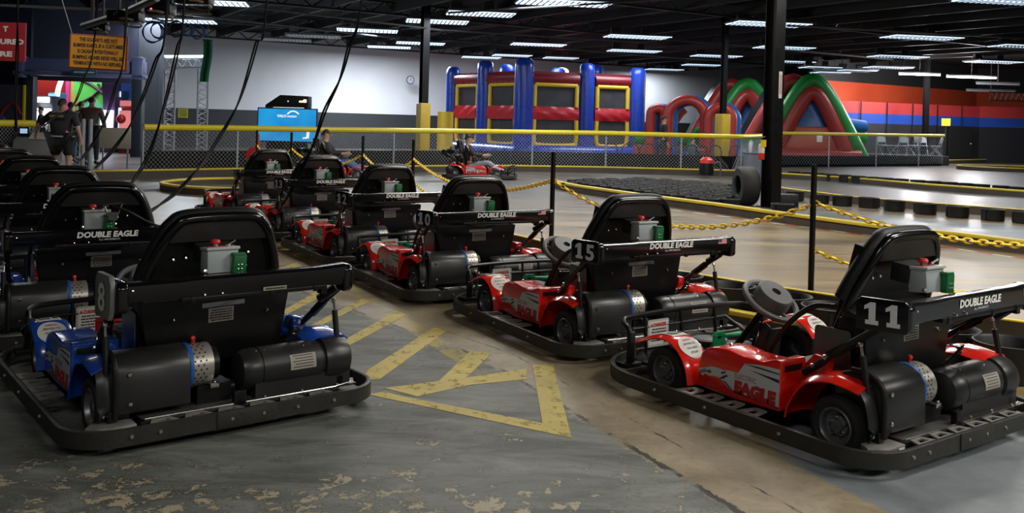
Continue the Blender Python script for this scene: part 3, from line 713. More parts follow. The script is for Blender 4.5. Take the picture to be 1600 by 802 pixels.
# wall lamp glow behind
p = atd(878, 112, 44); t = thing('wall_lamp', 'round glowing lamp just showing above the bounce house roof', 'lamp', p)
MB().ball((0, 0, 0), .33, 16, (1, .5, .6)).build('lamp_globe', P('pinkish lamp globe', (1, .75, .75), .5, var=0, emit=3), t)
ld = bpy.data.lights.new('wall_tint_light', 'POINT'); ld.energy = 45; ld.color = (1, .22, .25); ld.shadow_soft_size = .3
lo = bpy.data.objects.new('wall_tint_light', ld); C.objects.link(lo); lo.parent = t; lo.location = (0, .3, .1)  # red light added behind the globe to tint the white wall pink
# ------------------------------------------------------------------ obstacle course
vr = P('brick red vinyl', (.40, .035, .03), .35, var=.15, bump=.1, bscale=4); vg = P('green vinyl', (.015, .26, .045), .35, var=.15, bump=.1, bscale=4)
vo = P('orange vinyl', (.62, .10, .04), .35, var=.12); vbl = P('mid blue vinyl', (.02, .13, .42), .3, var=.15); vblk = P('black vinyl', (.02, .02, .02), .35)
course = thing('obstacle_course', 'row of red and blue inflatable arches with a low green wall, behind the fence', 'obstacle course', V(atd(1080, 200, 33.5).x, 33.5, 0))
def arch(u0, u1, vt, d, tr, label, depth=.9):
    a, c_ = atd(u0, 228, d), atd(u1, 228, d); h = atd((u0+u1)/2, vt, d).z-tr; w = (c_.x-a.x)/2-tr; m = (a+c_)/2
    Mx = Matrix.Translation(V(m.x, m.y, 0)-course.location) @ Matrix.Rotation(-.12, 4, 'Z')
    pts = [V(-w, 0, 0), V(-w, 0, (h-w*.95)*.6)]+[V(w*math.cos(PI-a_), 0, (h-w*.95)+w*.95*math.sin(a_)) for a_ in [PI*k/12 for k in range(13)]]+[V(w, 0, (h-w*.95)*.6), V(w, 0, 0)]
    af = MB().tube([Mx@q for q in pts], tr, 14).build('arch_front_tube', vr, course, smooth=60); af['label'] = label
    MB().tube([Mx@(q+V(.16, tr*1.7, 0)) for q in pts], tr*1.1, 14).build('arch_rear_tube', vbl, course, smooth=60)
arch(1008, 1044, 162, 33.6, .17, 'smallest red arch, leftmost of the inflatable arches')
arch(1035, 1108, 148, 33.2, .185, 'tall red and blue arch, middle of the inflatable arches')
arch(1098, 1150, 160, 32.8, .18, 'red and blue arch around the yellow-padded column')
def hump(label, u0, u1, vt, d, name='inflatable_slide', dep=3.0, lean=-.15, orange=True, vb=236):
    a, c_ = atd(u0, vb, d), atd(u1, vb, d); h = atd((u0+u1)/2, vt, d).z; w = (c_.x-a.x)/2; m = (a+c_)/2
    t = thing(name, label, 'inflatable slide', (m.x, m.y, 0), lean)
    def curve(k, hh, n=22):
        out = []
        for i_ in range(n+1):
            x = -1+2*i_/n; z = hh*(1-(math.sqrt(x*x+.06)-.245)/.785); out.append(V(x*w*k, 0, z))
        return out
    r = .34
    gL = [q+V(-.75, .9, 0) for q in curve(1.0, h-r)]; MB().tube(gL[:len(gL)//2+3], r, 12).build('outer_red_ridge', vr, t, smooth=60)
    g = curve(1.0, h-r); MB().tube([q+V(0, .25, 0) for q in g], r, 12).build('green_ridge', vg, t, smooth=60)
    g2 = curve(.76, h-r*2.6); MB().tube([q+V(0, .1, 0) for q in g2], r*.95, 12).build('red_ridge', vr, t, smooth=60)
    g3 = curve(1.0, h-.15); b = MB(); n = len(g3); pts = [q+V(-.2, .5, 0) for q in g3]+[q+V(-1.2, dep, 0) for q in g3]
    b.add(pts, [(i_, i_+1, n+i_+1, n+i_) for i_ in range(n-1)]); b.build('slide_skin', vblk, t, smooth=60)
    g4 = curve(.56, h-r*3.7)
    b = MB(); b.prism([(q.x, max(q.z, 1.55)) for q in g4], (0, .45, 0), (1, 0, 0), (0, 0, 1), (0, .3, 0)); b.build('blue_panel', vbl, t, bevel=.05)
    b = MB(); b.prism([(-w*.60, .3), (w*.60, .3), (w*.36, 1.65), (-w*.36, 1.65)], (0, .12, 0), (1, 0, 0), (0, 0, 1), (0, .3, 0)); b.build('orange_panel', vo, t, bevel=.06)
    MB().tube([(-w*.9, 0, .35), (w*.9, 0, .35)], .33, 12).build('base_tube', vr, t)
    return t
hump('tall inflatable hump with green and red ridges left of the nearest column', 1096, 1236, 120, 46.5)
bs_ = hump('biggest inflatable slide with green ridge and blue panel right of the nearest column', 1186, 1350, 113, 41.5)
# outrun of the big slide
b = MB(); p = atd(1330, 200, 35.5)
for k, (mt, zc) in enumerate(((vbl, 1.75), (vg, 1.25))):
    MB().tube([V(atd(1302, 200, 41.8).x, 41.8, zc+.1), V(atd(1350, 200, 42.3).x, 42.3, zc-.05)], .30, 12).build('outrun_tube', mt, None)
for o in [o for o in C.objects if o.name.startswith('outrun_tube')]:
    o.parent = bs_; o.matrix_parent_inverse = (Matrix.Translation(bs_.location) @ Matrix.Rotation(bs_.rotation_euler.z, 4, 'Z')).inverted()
# low green wall of the course between the arches and the humps
n0 = set(C.objects); t = course
MB().tube([(-1.9, 0, 1.0), (3.2, 0, 1.0)], .22, 12).build('green_tube', vg, t); MB().bx(-1.9, 3.2, -.05, .3, 0, .85).build('red_panel', vr, t, bevel=.05)
MB().tube(smoothpath([(.1, -.3, .2), (.15, -.3, 1.0), (.45, -.3, 1.35), (.8, -.3, 1.0), (.85, -.3, .2)], 5), .14, 10).build('small_green_arch', vg, t)
MB().tube(smoothpath([(-.9, -.1, 1.0), (-.4, -.1, 1.9), (-.15, -.1, 2.2)], 5), .25, 10).build('orange_brace', vo, t)
MB().tube([(-.2, -.2, .45), (3.0, -.2, .45)], .0001+.25, 10).build('blue_tube', vbl, t)
for o in C.objects:
    if o not in n0: o.location = (0, 1.1, 0)
# wire hoops in front of the inflatables
for k, (u, r) in enumerate(((955, .22), (985, .30), (1012, .28), (1043, .16), (1058, .24), (1081, .22), (1096, .2), (1118, .22), (1150, .24), (1160, .2))):
    p = atd(u, 236, 31.0); tt = MB().tube(smoothpath([(-r, 0, 0), (-r*.95, 0, .65), (-r*.5, 0, .86), (r*.5, 0, .86), (r*.95, 0, .65), (r, 0, 0)], 4), .02, 6).build('wire_hoop', black_m)
    tt.location = (p.x, p.y, 0); tt.rotation_euler.z = rt.uniform(-.4, .4)
    tag(tt, 'black wire hoop behind the fence, %s' % ('in front of the bounce house end' if u < 1020 else 'in front of the inflatable arches'), 'hoop', 'wire hoops at the bounce house' if u < 1020 else 'wire hoops at the arches')
# ------------------------------------------------------------------ cabinet, extinguisher, vacuum
p = atd(1182, 262, 27.2); t = thing('grey_cabinet', 'plain grey box cabinet left of the nearest column', 'cabinet', (p.x, p.y, 0), .25)
MB().box((0, 0, .37), (.62, .45, .74)).build('cabinet_body', P('grey cabinet paint', (.13, .14, .17), .5), t, bevel=.01); MB().box((0, 0, .76), (.66, .49, .04)).build('cabinet_top', P('cabinet top', (.10, .10, .12), .5), t, bevel=.005); MB().bx(-.25, -.02, -.232, -.225, .1, .7).build('cabinet_door', P('grey cabinet door', (.16, .17, .20), .5), t)
t2 = MB().lathe([(0, 0), (.07, 0), (.07, .28), (.045, .33), (.03, .34), (.03, .38), (0, .38)], (0, 0, 0), (0, 0, 1), 14).build('steel_flask', steel_g); t2.location = (p.x-.18, p.y, .78); tag(t2, 'small grey cylinder standing on the grey cabinet', 'flask')
p = atd(1190, 230, 17.2); t = thing('fire_extinguisher', 'red-bottomed extinguisher with yellow and white tag hanging left on the nearest column', 'fire extinguisher', (p.x, p.y, p.z-.05), .3)
MB().lathe([(0, -.19), (.055, -.18), (.06, -.16), (.06, -.06), (.045, -.05)], (0, 0, 0), (0, 0, 1), 16).build('red_bottle', red_b, t)
MB().lathe([(.058, -.06), (.06, .05), (.045, .1), (.02, .12), (0, .12)], (0, 0, 0), (0, 0, 1), 16).build('white_label', white_s, t)
MB().box((0, -.06, .12), (.11, .01, .13)).build('yellow_tag', yellow_p, t); MB().tube([(.0, 0, .1), (.0, 0, .22), (.07, 0, .24)], .015, 6).build('valve_handle', plate_black, t)
p = atd(1104, 262, 27.6); t = thing('shop_vacuum', 'small black shop vacuum with a red lid in front of the black panels', 'vacuum', (p.x, p.y, 0))
MB().lathe([(0, .06), (.2, .06), (.22, .2), (.2, .42), (0, .43)], (0, 0, 0), (0, 0, 1), 18).build('drum', plate_black, t); MB().lathe([(.21, .42), (.2, .52), (.1, .6), (0, .61)], (0, 0, 0), (0, 0, 1), 18).build('lid', red_b, t)
MB().tube(smoothpath([(.2, 0, .4), (.36, 0, .46), (.42, 0, .3), (.4, 0, .05)], 5), .03, 8).build('hose', pipe_m, t)
# ------------------------------------------------------------------ white chairs by the slide
chair_m = P('white chair plastic', (.38, .40, .43), .4)
def chair(x, y, rz, lab, tilt=0):
    t = thing('folding_chair', lab, 'chair', (x, y, .44), rz, 'white folding chairs')
    MB().box((0, 0, .45), (.42, .40, .03)).build('seat', chair_m, t, bevel=.012)
    MB().grid(lambda a, b_: (-.21+.42*a, .22+.06*b_-.03*math.sin(PI*a)*0, .60+.28*(1-abs(2*a-1)**3*.4)*b_), 8, 5, .02).build('backrest', chair_m, t)
    for s in (-1, 1): MB().tube([(s*.2, -.22, 0), (s*.2, .2, .5), (s*.2, .28, .86)], .014, 6).build('leg', steel_g, t); MB().tube([(s*.18, .24, 0), (s*.18, -.18, .45)], .014, 6).build('leg', steel_g, t)
tag(MB().bx(-2.2, 1.7, -.6, 1.9, 0, .44).build('low_platform', P('grey platform', (.03, .03, .035), .5), bevel=.01), 'low grey platform under the white folding chairs', 'platform').location = (atd(1428, 200, 43.6).x, 44.2, 0)
for k, (u, rz, lab) in enumerate(((1382, .2, 'white folding chair nearest the foot of the big slide'), (1396, 1.2, 'white folding chair second from the big slide, turned sideways'), (1410, -.6, 'white folding chair in the middle of the chair group'), (1428, .4, 'white folding chair right of the middle, beside the notice on the fence'), (1442, -.2, 'white folding chair second from the right end'), (1462, .9, 'rightmost white folding chair, near the fence end post'))):
    p = atd(u, 230, 44.5 if k > 2 else 42.5); chair(p.x, p.y, rz+PI*(k % 2), lab)
# ------------------------------------------------------------------ far right door and signs
p = atd(1508, 248, 48.5)
t = thing('door_1', 'x', 'x', (p.x, p.y+.55, 0), .39); del t['label']; del t['category']; t['kind'] = 'structure'
MB().bx(-.75, .75, -.08, .0, 0, 1.85).build('door_leaf', black_m, t); MB().bx(-.85, -.75, -.1, .02, 0, 1.95).build('door_frame', black_m, t); MB().ball((.6, -.12, 1.0), .05).build('door_handle', steel_g, t)
p = atd(1477, 197, 45.5); o = MB().box((0, 0, 0), (.43, .03, .36)).build('yellow_sign', P('yellow sign', (.72, .50, .03), .5)); o.location = atd(1478, 191, 45.5); MB().box((0, .03, -(atd(1478, 191, 45.5).z)/2), (.05, .03, atd(1478, 191, 45.5).z)).build('sign_post', black_m, o); tag(o, 'plain yellow sign beside the black door on the far right', 'sign')
p = atd(1595, 158, 47); b = MB()
for z in (0, .42): b.tube([(-1.9, 0, z), (1.9, 0, z)], .035, 6)
for k in range(14): b.tube([(-1.9+k*.27, 0, 0), (-1.9+k*.27+.135, 0, .42)], .018, 4); b.tube([(-1.9+k*.27+.135, 0, .42), (-1.9+k*.27+.27, 0, 0)], .018, 4)
o = b.build('lighting_truss', plate_black); o.location = (p.x+.3, p.y, p.z); tag(o, 'black lattice truss lying in front of the orange wall at the right edge', 'truss')
for k, (u, v, d, lab) in enumerate(((1280.5, 217, 36.2, 'small white notice on the fence before the slide'), (1432, 218, 41.4, 'small white notice on the fence before the chairs'))):
    p = atd(u, v, d); o = MB().box((0, 0, 0), (.22, .015, .26)).build('fence_notice', white_s, bevel=.004); o.location = p; tag(o, lab, 'notice')
# ------------------------------------------------------------------ left wing: entrance, signs, screen, truss
emis = lambda nm, c, e: P(nm, c, .5, var=.1, emit=e)
# lit hall behind the doorway
hall_r = P('hall red wall', (.55, .03, .02), .5, emit=0); 
wall('wall_hall_back', (-24, 38.2), (-15.3, 39.9), 0, 4.2, P('hall olive wall', (.22, .20, .05), .6))
wall('wall_hall_left', (-22.5, 31.9), (-20.6, 38.9), 0, 4.2, hall_r)
MB().bx(-24, -14.2, 33.6, 38, 4.1, 4.2).build('trim_140', P('hall ceiling', (.3, .3, .32), .6), kind='structure')
ld = bpy.data.lights.new('hall_light', 'AREA'); ld.energy = 300; ld.size = 3; ld.color = (.95, .97, 1); 
t = thing('hall_ceiling_panel', 'ceiling panel lamp inside the lit arcade hall, out of sight', 'ceiling light', (-18, 36, 4.0)); MB().box((0, 0, 0), (2.4, 2.4, .05)).build('lamp_housing', lamp_case, t)
lo = bpy.data.objects.new('hall_light', ld); C.objects.link(lo); lo.parent = t; lo.location = (0, 0, -.05)
# header beam over the doorway
p = atd(129, 108, 31.2); t = thing('entrance_canopy', 'dark blue boxed shutter housing over the entrance doorway', 'canopy', p, .21)
pm = P('slate blue housing', (.09, .10, .19), .4, var=.1)
MB().box((0, 0, .1), (4.0, .45, .42)).build('shutter_box', pm, t, bevel=.03); MB().box((0, -.1, -.2), (4.1, .5, .12)).build('shutter_lip', pm, t, bevel=.02)
MB().box((1.78, -.1, .05), (.36, .5, .8)).build('shutter_motor_box', pm, t, bevel=.02); MB().box((-1.85, -.1, -.0), (.25, .5, .7)).build('shutter_end_plate', pm, t, bevel=.02)
for u, w in ((42, .3), (211, .34)):
    p = atd(u, 200, 31.0); MB().box((p.x, p.y+.2, 1.3), (w, .3, 2.6)).build('trim_%d' % (150+u), dkw, kind='structure', bevel=.01)
def board(u0, v0, u1, v1, d, col, name, rz=0, th=.04, mats=None):
    a, c_ = atd(u0, v1, d), atd(u1, v0, d); w, h = c_.x-a.x, c_.z-a.z
    return a, w, h
# green exit-style strip sign
p = atd(131, 113, 30.6); o = MB().box((0, 0, 0), (.83, .04, .15)).build('strip_sign', P('dark green sign', (.02, .10, .08), .5)); o.location = p; tag(o, 'small dark green strip sign directly below the orange warning board', 'sign')
b = MB(); bars(b, (-.38, -.025, -.05), (1, 0, 0), (0, 0, 1), .76, .1, 1, .004); b.build('sign_print', num_l, o)
# objects of the hall
p = atd(155, 170, 37.5)
gm = P('bright green mural paint', (.06, .42, .06), .5); gm2 = P('light mint mural paint', (.10, .50, .25), .5)
t = thing('wall_mural', 'big green cartoon leaf shapes painted panel in the hall behind the doorway', 'mural', (p.x, 37.6, 0))
def blob(pts, m, dy, nm): MB().prism([(q.x, q.z) for q in smoothpath([(x, 0, z) for x, z in pts], 5, True)], (0, dy, 0), (1, 0, 0), (0, 0, 1), (0, .03, 0)).build(nm, m, t)
MB().bx(-1.3, 1.9, 0.05, .1, .2, 3.6).build('mural_board', P('olive mural ground', (.30, .28, .06), .6), t)
blob([(-1.1, 2.5), (-.6, 3.1), (.4, 3.2), (1.3, 2.9), (1.5, 2.2), (.9, 1.2), (.1, .8), (-.6, 1.4)], gm, 0, 'green_leaf')
blob([(-.9, 1.6), (-.2, 2.0), (.2, 1.4), (.0, .6), (-.8, .7)], gm2, -.04, 'mint_leaf')
MB().tube([(-1.0, -.06, 1.7), (-.3, -.06, 2.1), (.2, -.06, 2.6)], .05, 6).build('dark_outline', ink, t); MB().tube([(-.1, -.06, 2.6), (.6, -.06, 1.6), (.8, -.06, 1.0)], .05, 6).build('dark_outline', ink, t); MB().tube([(-1.1, -.06, 2.9), (-.4, -.06, 2.6), (.3, -.06, 2.1)], .06, 6).build('dark_outline', ink, t)
MB().bx(-2.0, -1.25, -.02, .02, .2, 3.4).build('magenta_stripe', P('magenta paint', (.42, .02, .20), .5), t)
p = atd(66, 150, 35); o = MB().bx(-.75, .55, 0, .06, 1.85, 3.6).build('red_wall_panel', hall_r); o.location = (p.x+.1, 35.4, 0); tag(o, 'plain red wall panel at the left inside the doorway', 'wall panel')
p = atd(196, 140, 35.5); o = MB().bx(-.6, .55, 0, .06, 2.0, 3.6).build('blue_wall_panel', P('hall blue wall', (.02, .10, .42), .5)); o.location = (p.x+.15, 36.0, 0); tag(o, 'plain blue wall panel at the right inside the doorway', 'wall panel')
p0_ = [atd(89+3*math.sin(k*.0)+((k-4)**2)*.0, 0, 33.6) for k in range(2)]
b = MB().tube(smoothpath([atd(97, 122, 34.5), atd(91, 140, 34.5), atd(89, 158, 34.5), atd(90, 178, 34.5), atd(93, 200, 34.5)], 5), .09, 8).build('light_arch', emis('white neon arch', (.85, .9, 1), 3.5)); tag(b, 'curved glowing white tube light inside the doorway', 'neon light')
def machine(u, d, w, h, lab, body_c, scr_c, e, zs=(.9, 1.6)):
    p = atd(u, 200, d); t = thing('arcade_machine', lab, 'arcade machine', (p.x, p.y, 0))
    MB().prism([(0, 0), (.7, 0), (.7, h), (.1, h), (.02, h-.25), (.22, zs[1]), (.12, zs[0]), (0, zs[0]-.1)], (-w/2, 0, 0), (0, 1, 0), (0, 0, 1), (w, 0, 0)).build('cabinet_body', P('machine body '+lab[:9], body_c, .4), t, bevel=.01)
    MB().box((0, .05, (zs[0]+zs[1])/2), (w*.8, .3, zs[1]-zs[0]-.1)).build('lit_screen', emis('machine screen '+lab[:12], scr_c, e), t)
    MB().box((0, .0, h-.14), (w*.85, .05, .2)).build('marquee', emis('machine marquee '+lab[:12], scr_c, e*.8), t)
machine(66, 33.3, .55, 2.0, 'white-lit arcade machine at the left of the doorway', (.1, .1, .12), (.85, .92, 1), 3)
machine(81, 34.4, .35, 2.15, 'pale blue-lit arcade machine right of the white-lit one', (.1, .3, .5), (.25, .65, 1), 1.6)
machine(166, 34.2, .45, 2.9, 'tall prize machine with white and purple lights', (.2, .12, .3), (.75, .7, 1), 2.2, (.5, 1.6))
machine(181, 34.8, .35, 2.3, 'narrow blue-white lit machine right of the prize machine', (.1, .2, .4), (.45, .8, 1), 2.2, (.5, 1.7))
machine(196, 33.8, .5, 1.95, 'crane machine with a red ball light at the doorway right edge', (.25, .02, .02), (.8, .25, .25), .7, (.7, 1.6))
b = MB().ball((0, 0, 0), .17, 14); o = b.build('red_ball', P('glossy red ball', (.6, .02, .02), .3)); o.location = atd(189, 186, 33.4); tag(o, 'glossy red ball in front of the crane machine', 'ball')
# left play window with yellow edge
p = atd(22, 165, 31.0); t = thing('play_area_window', 'dark tinted play area window with a yellow edge post at the left', 'window', (p.x, p.y, 0))
MB().bx(-.7, .32, 0, .05, .4, 2.3).build('tinted_pane', P('tinted play pane', (.04, .03, .05), .15, var=.8, vscale=2), t); MB().bx(.30, .36, -.03, .05, .4, 2.3).build('yellow_edge', yellow_p, t)
MB().tube(smoothpath([(-.6, -.02, .9), (-.3, -.02, 1.5), (.0, -.02, 1.7), (.25, -.02, 1.3)], 5), .05, 6).build('red_play_tube', P('dim red tube', (.25, .02, .02), .4), t); MB().ball((-.45, -.0, 1.1), .2, 12, (1, .3, 1)).build('blue_play_ball', P('dim blue ball', (.02, .06, .25), .4), t)
# orange warning board on ropes
a, c_ = atd(108, 108, 16.0), atd(200, 56, 16.0)
sg = thing('warning_board', 'orange warning board with black lettering hung over the entrance', 'sign', ((a.x+c_.x)/2, 16.0, (a.z+c_.z)/2), 0)
sg.rotation_euler = (0, .035, 0); w_, h_ = c_.x-a.x, c_.z-a.z
MB().box((0, 0, 0), (w_, .03, h_)).build('sign_border', P('dark red border', (.28, .03, .02), .5), sg, bevel=.004)
fc = MB().box((0, -.018, 0), (w_*.95, .006, h_*.92)).build('sign_face', P('orange board', (.78, .33, .02), .5, var=.06), sg)
for k, (ln, wd) in enumerate((('THE GO-KARTS ARE NOT', .66), ('BUMPER KARTS. IF A CUSTOMER', .86), ('IS CAUGHT INTENTIONALLY', .70), ('BUMPING HIS/HER RIDES WILL BE', .86), ('TERMINATED WITH NO REFUND.', .84))):
    text('board_lettering', ln, (0, -.0215, h_*.30-k*h_*.17), (1, 0, 0), (0, 0, 1), h_*.105, ink, fc, width=w_*wd, bold=.035, align='CENTER')
b = MB(); b.bx(w_*.10, w_*.33, -.023, -.021, h_*.27, h_*.28); b.build('underline', ink, fc)
for x, dx in ((-w_*.47, -.25), (w_*.44, .16)):
    MB().tube([(x, 0, h_*.48), (x+dx, 0, .98)], .006, 6).build('hanging_rope', P('pale rope', (.4, .4, .42), .7), sg)
# red sign
a, c_ = atd(-42, 94, 17.5), atd(41, 36, 17.5); w_, h_ = c_.x-a.x, c_.z-a.z
sg = thing('red_sign', 'red board with white capitals cut by the left edge', 'sign', ((a.x+c_.x)/2, 17.5, (a.z+c_.z)/2))
MB().box((0, 0, 0), (w_, .04, h_)).build('sign_face', P('red sign paint', (.42, .02, .03), .45), sg)
for k, (s, x0_, wd) in enumerate((('T', .07, .10), ('URED', .02, .455), ('RE', .02, .24))):
    z = (.27, -.06, -.38)[k]*h_; text('sign_lettering', s, (x0_*w_, -.022, z), (1, 0, 0), (0, 0, 1), h_*.13, white_l, sg, width=wd*w_, bold=.05)
# truss gate
p = atd(290, 200, 27.5); t = thing('truss_gate', 'silver lattice truss gateway with a glowing white strip in front of the white wall', 'truss', (p.x, p.y, 0), .3)
tm = P('aluminium truss', (.55, .56, .60), .35, metal=.3)
def truss(p, q, s, t, nm):
    p, q = V(*p), V(*q); d = (q-p).normalized(); u = V(0, 1, 0); w = d.cross(u).normalized(); b = MB(); L_ = (q-p).length; cs = [u*s/2+w*s/2, u*s/2-w*s/2, -u*s/2-w*s/2, -u*s/2+w*s/2]
    for c_ in cs: b.tube([p+c_, q+c_], .024, 6)
    n = int(L_/s)
    for k in range(n):
        for j in range(4):
            a_, b_ = cs[j], cs[(j+1) % 4]; b.tube([p+a_+d*(L_*k/n), p+b_+d*(L_*(k+.5)/n)], .012, 4); b.tube([p+b_+d*(L_*(k+.5)/n), p+a_+d*(L_*(k+1)/n)], .012, 4)
    b.build(nm, tm, t)
truss((-.46, 0, 0), (-.46, 0, 2.75), .28, t, 'truss_tower'); truss((.46, 0, 0), (.46, 0, 2.85), .28, t, 'truss_tower'); truss((-.6, 0, 2.95), (.6, 0, 3.02), .26, t, 'truss_beam')
MB().box((0, -.15, 3.18), (1.25, .03, .05), ry=-.05).build('light_strip', emis('white strip light', (.8, .9, 1), 6), t)
ld = bpy.data.lights.new('strip_glow', 'POINT'); ld.energy = 330; ld.color = (.75, .87, 1); ld.shadow_soft_size = .4
lo = bpy.data.objects.new('strip_glow', ld); C.objects.link(lo); lo.parent = t; lo.location = (0, 1.2, 3.3)
for x in (-.46, .46): MB().box((x, 0, .02), (.5, .5, .04)).build('truss_base', tm, t)
# green banner
b = MB(); b.grid(lambda a, b_: (-.12+.26*a+.03*math.sin(b_*5)-.05*b_, .05*math.sin(a*6), -1.2*b_), 10, 12, .01); o = b.build('green_banner', P('green banner cloth', (.01, .22, .09), .6, var=.25)); p = atd(324, 63, 26.8); MB().tube([(0, .02, 0), (0, .02, CEIL-p.z)], .008, 5).build('banner_rope', pipe_m, o); MB().tube([(-.14, .01, .01), (.16, .01, .01)], .02, 6).build('banner_rod', pipe_m, o); o.location = p; tag(o, 'long green cloth banner hanging beside the truss gateway', 'banner')
# screen, shade box
p = atd(448, 222, 26.0); t = thing('display_screen', 'large flat display with a bright blue picture on a low stand', 'screen', (p.x, p.y, 0), 0)
a, c_ = atd(400, 221, 26), atd(495, 170, 26); w_, h_ = c_.x-a.x, c_.z-a.z; z0 = a.z
MB().bx(-w_/2, w_/2, 0, .07, z0, z0+h_).build('screen_case', black_m, t, bevel=.01)
def scr():
    m = bpy.data.materials.new('blue screen picture'); m.use_nodes = True; tt = m.node_tree; b_ = tt.nodes['Principled BSDF']; tc = tt.nodes.new('ShaderNodeTexCoord')
    g = tt.nodes.new('ShaderNodeTexNoise'); g.inputs['Scale'].default_value = 1.3; tt.links.new(tc.outputs['Object'], g.inputs['Vector'])
    mx = tt.nodes.new('ShaderNodeMix'); mx.data_type = 'RGBA'; mx.inputs[6].default_value = (.0, .13, .60, 1); mx.inputs[7].default_value = (.03, .55, .95, 1); tt.links.new(g.outputs[0], mx.inputs[0])
    tt.links.new(mx.outputs[2], b_.inputs['Emission Color']); b_.inputs['Emission Strength'].default_value = .85; b_.inputs['Base Color'].default_value = (.01, .02, .05, 1); return m
sp_ = MB().bx(-w_/2+.03, w_/2-.03, -.006, .0, z0+.03, z0+h_-.03).build('screen_picture', scr(), t)
wem = emis('white screen graphic', (1, 1, 1), .95)
text('screen_lettering', 'VALO', (-.28, -.009, z0+h_*.73), (1, 0, 0), (0, 0, 1), .07, wem, sp_, width=.26, bold=.03, shear=.2)
text('screen_lettering', 'motion', (.0, -.009, z0+h_*.73), (1, 0, 0), (0, 0, 1), .07, wem, sp_, width=.26, bold=.02, shear=.2)
MB().tube(smoothpath([(-.0, -.01, z0+h_*.82), (.1, -.01, z0+h_*.90), (.22, -.01, z0+h_*.90), (.32, -.01, z0+h_*.83)], 5), .018, 6).build('screen_swoosh', wem, sp_)
b = MB(); bars(b, (-.66, -.009, z0+h_*.32), (1, 0, 0), (0, 0, 1), .7, .05, 1, .002); b.build('screen_print', wem, sp_)
b = MB(); b.prism([(.45, z0+.10), (.62, z0+.12), (.64, z0+.42), (.5, z0+.44), (.46, z0+.38), (.56, z0+.34), (.54, z0+.16), (.44, z0+.14)], (0, -.009, 0), (1, 0, 0), (0, 0, 1), (0, .002, 0)); b.build('screen_graphic', wem, sp_)
MB().bx(-.5, .5, .0, .4, 0, .05).build('stand_foot', black_m, t); MB().bx(-.08, .08, .1, .2, .05, z0+.1).build('stand_column', black_m, t)
p = atd(448, 170, 27.2); t = thing('game_console_housing', 'black sloped game housing with a small glowing yellow mark above the blue screen', 'game housing', (p.x, p.y, 0), 0)
b = MB(); z1 = p.z; b.prism([(-.63, z1-.02), (-.63, z1+.10), (-.2, z1+.40), (.62, z1+.38), (.62, z1+.0), (.5, z1), (.5, z1+.05), (-.52, z1+.05), (-.52, z1-.02)], (0, 0, 0), (1, 0, 0), (0, 0, 1), (0, .5, 0)); b.build('housing_shell', black_m, t, bevel=.01)
MB().bx(-.6, .6, .1, .4, 0, z1).build('housing_body', plate_black, t)
b = MB(); b.prism([(.36, z1+.20), (.57, z1+.20), (.57, z1+.28), (.5, z1+.28), (.46, z1+.24), (.36, z1+.235)], (0, -.01, 0), (1, 0, 0), (0, 0, 1), (0, .005, 0)); b.build('glowing_mark', emis('yellow glow', (1, .85, .35), 5), t)
MB().bx(.02, .05, -.008, 0, z1+.2, z1+.24).build('indicator_light', emis('blue glow', (.4, .4, 1), 2), t)
# clock
p = atd(641, 125, 46.6); t = thing('wall_clock', 'round wall clock on the white wall left of the clock column', 'clock', p, PH)
MB().lathe([(0, .03), (.185, .03), (.2, .05), (.215, .04), (.215, 0)], (0, 0, 0), (0, -1, 0), 24).build('clock_rim', black_m, t); MB().lathe([(0, .034), (.185, .034), (.185, .03)], (0, 0, 0), (0, -1, 0), 24).build('clock_face', P('clock face', (.3, .32, .36), .5), t)
b = MB(); b.box((0, -.038, .05), (.015, .004, .12)); b.box((.04, -.038, 0), (.1, .004, .012)); b.build('clock_hand', ink, t)
p = atd(286, 177, 40); o = MB().box((0, 0, 0), (.42, .02, .38)).build('yellow_notice', P('yellow notice paper', (.6, .55, .05), .5)); o.location = p; tag(o, 'yellow paper notice low on the dark wall seen through the truss gateway', 'notice')
bars_ = MB(); bars(bars_, (-.18, -.012, -.15), (1, 0, 0), (0, 0, 1), .36, .3, 5, .004); bars_.build('notice_print', ink, o)
# white board behind the fence, right of the gate
p = atd(180, 216, 21.2+1.4); o = MB().box((0, 0, 0), (.76, .02, .50)).build('cream_board', P('cream board', (.52, .48, .40), .5), bevel=.003); o.location = (p.x, p.y, p.z); tag(o, 'blank cream board mounted behind the fence right of the gate', 'board')
MB().box((-.3, .02, -.4), (.03, .03, .9)).build('board_leg', steel_g, o); MB().box((.3, .02, -.4), (.03, .03, .9)).build('board_leg', steel_g, o)
# stop sign
p = atd(393, 236, 18.9); t = thing('stop_sign', 'red octagonal sign on a short red post behind the farthest red kart', 'sign', (p.x, p.y, 0))
b = MB(); b.prism([(.18*math.cos(PI/8+k*PI/4), .18*math.sin(PI/8+k*PI/4)) for k in range(8)], (0.05, 0, .66), (1, 0, 0), (0, 0, 1), (0, .01, 0)); b.build('sign_plate', P('sign red', (.42, .02, .02), .4), t); MB().tube([(.12, .04, 0), (.12, .04, 1.10)], .03, 8).build('sign_post', P('post red', (.4, .04, .02), .4), t)
# console desk by the employee
p = atd(48, 260, 19.5); t = thing('control_desk', 'grey slope-topped control desk in front of the employee', 'desk', (p.x, p.y, 0), .25)
b = MB(); b.prism([(0, 0), (.5, 0), (.5, .98), (0, .82)], (-.35, 0, 0), (0, 1, 0), (0, 0, 1), (.95, 0, 0)); b.build('desk_body', P('grey desk', (.22, .22, .23), .5), t, bevel=.01)
MB().box((.1, .24, .92), (.34, .40, .02), rx=.31).build('paper_sheet', white_s, t); MB().box((-.2, .3, 1.0), (.2, .15, .2)).build('button_panel', plate_black, t, bevel=.01)
b = MB(); b.box((-.2, .215, 1.02), (.14, .01, .1)); b.build('status_screen', emis('desk screen', (.35, .55, .8), .8), t)
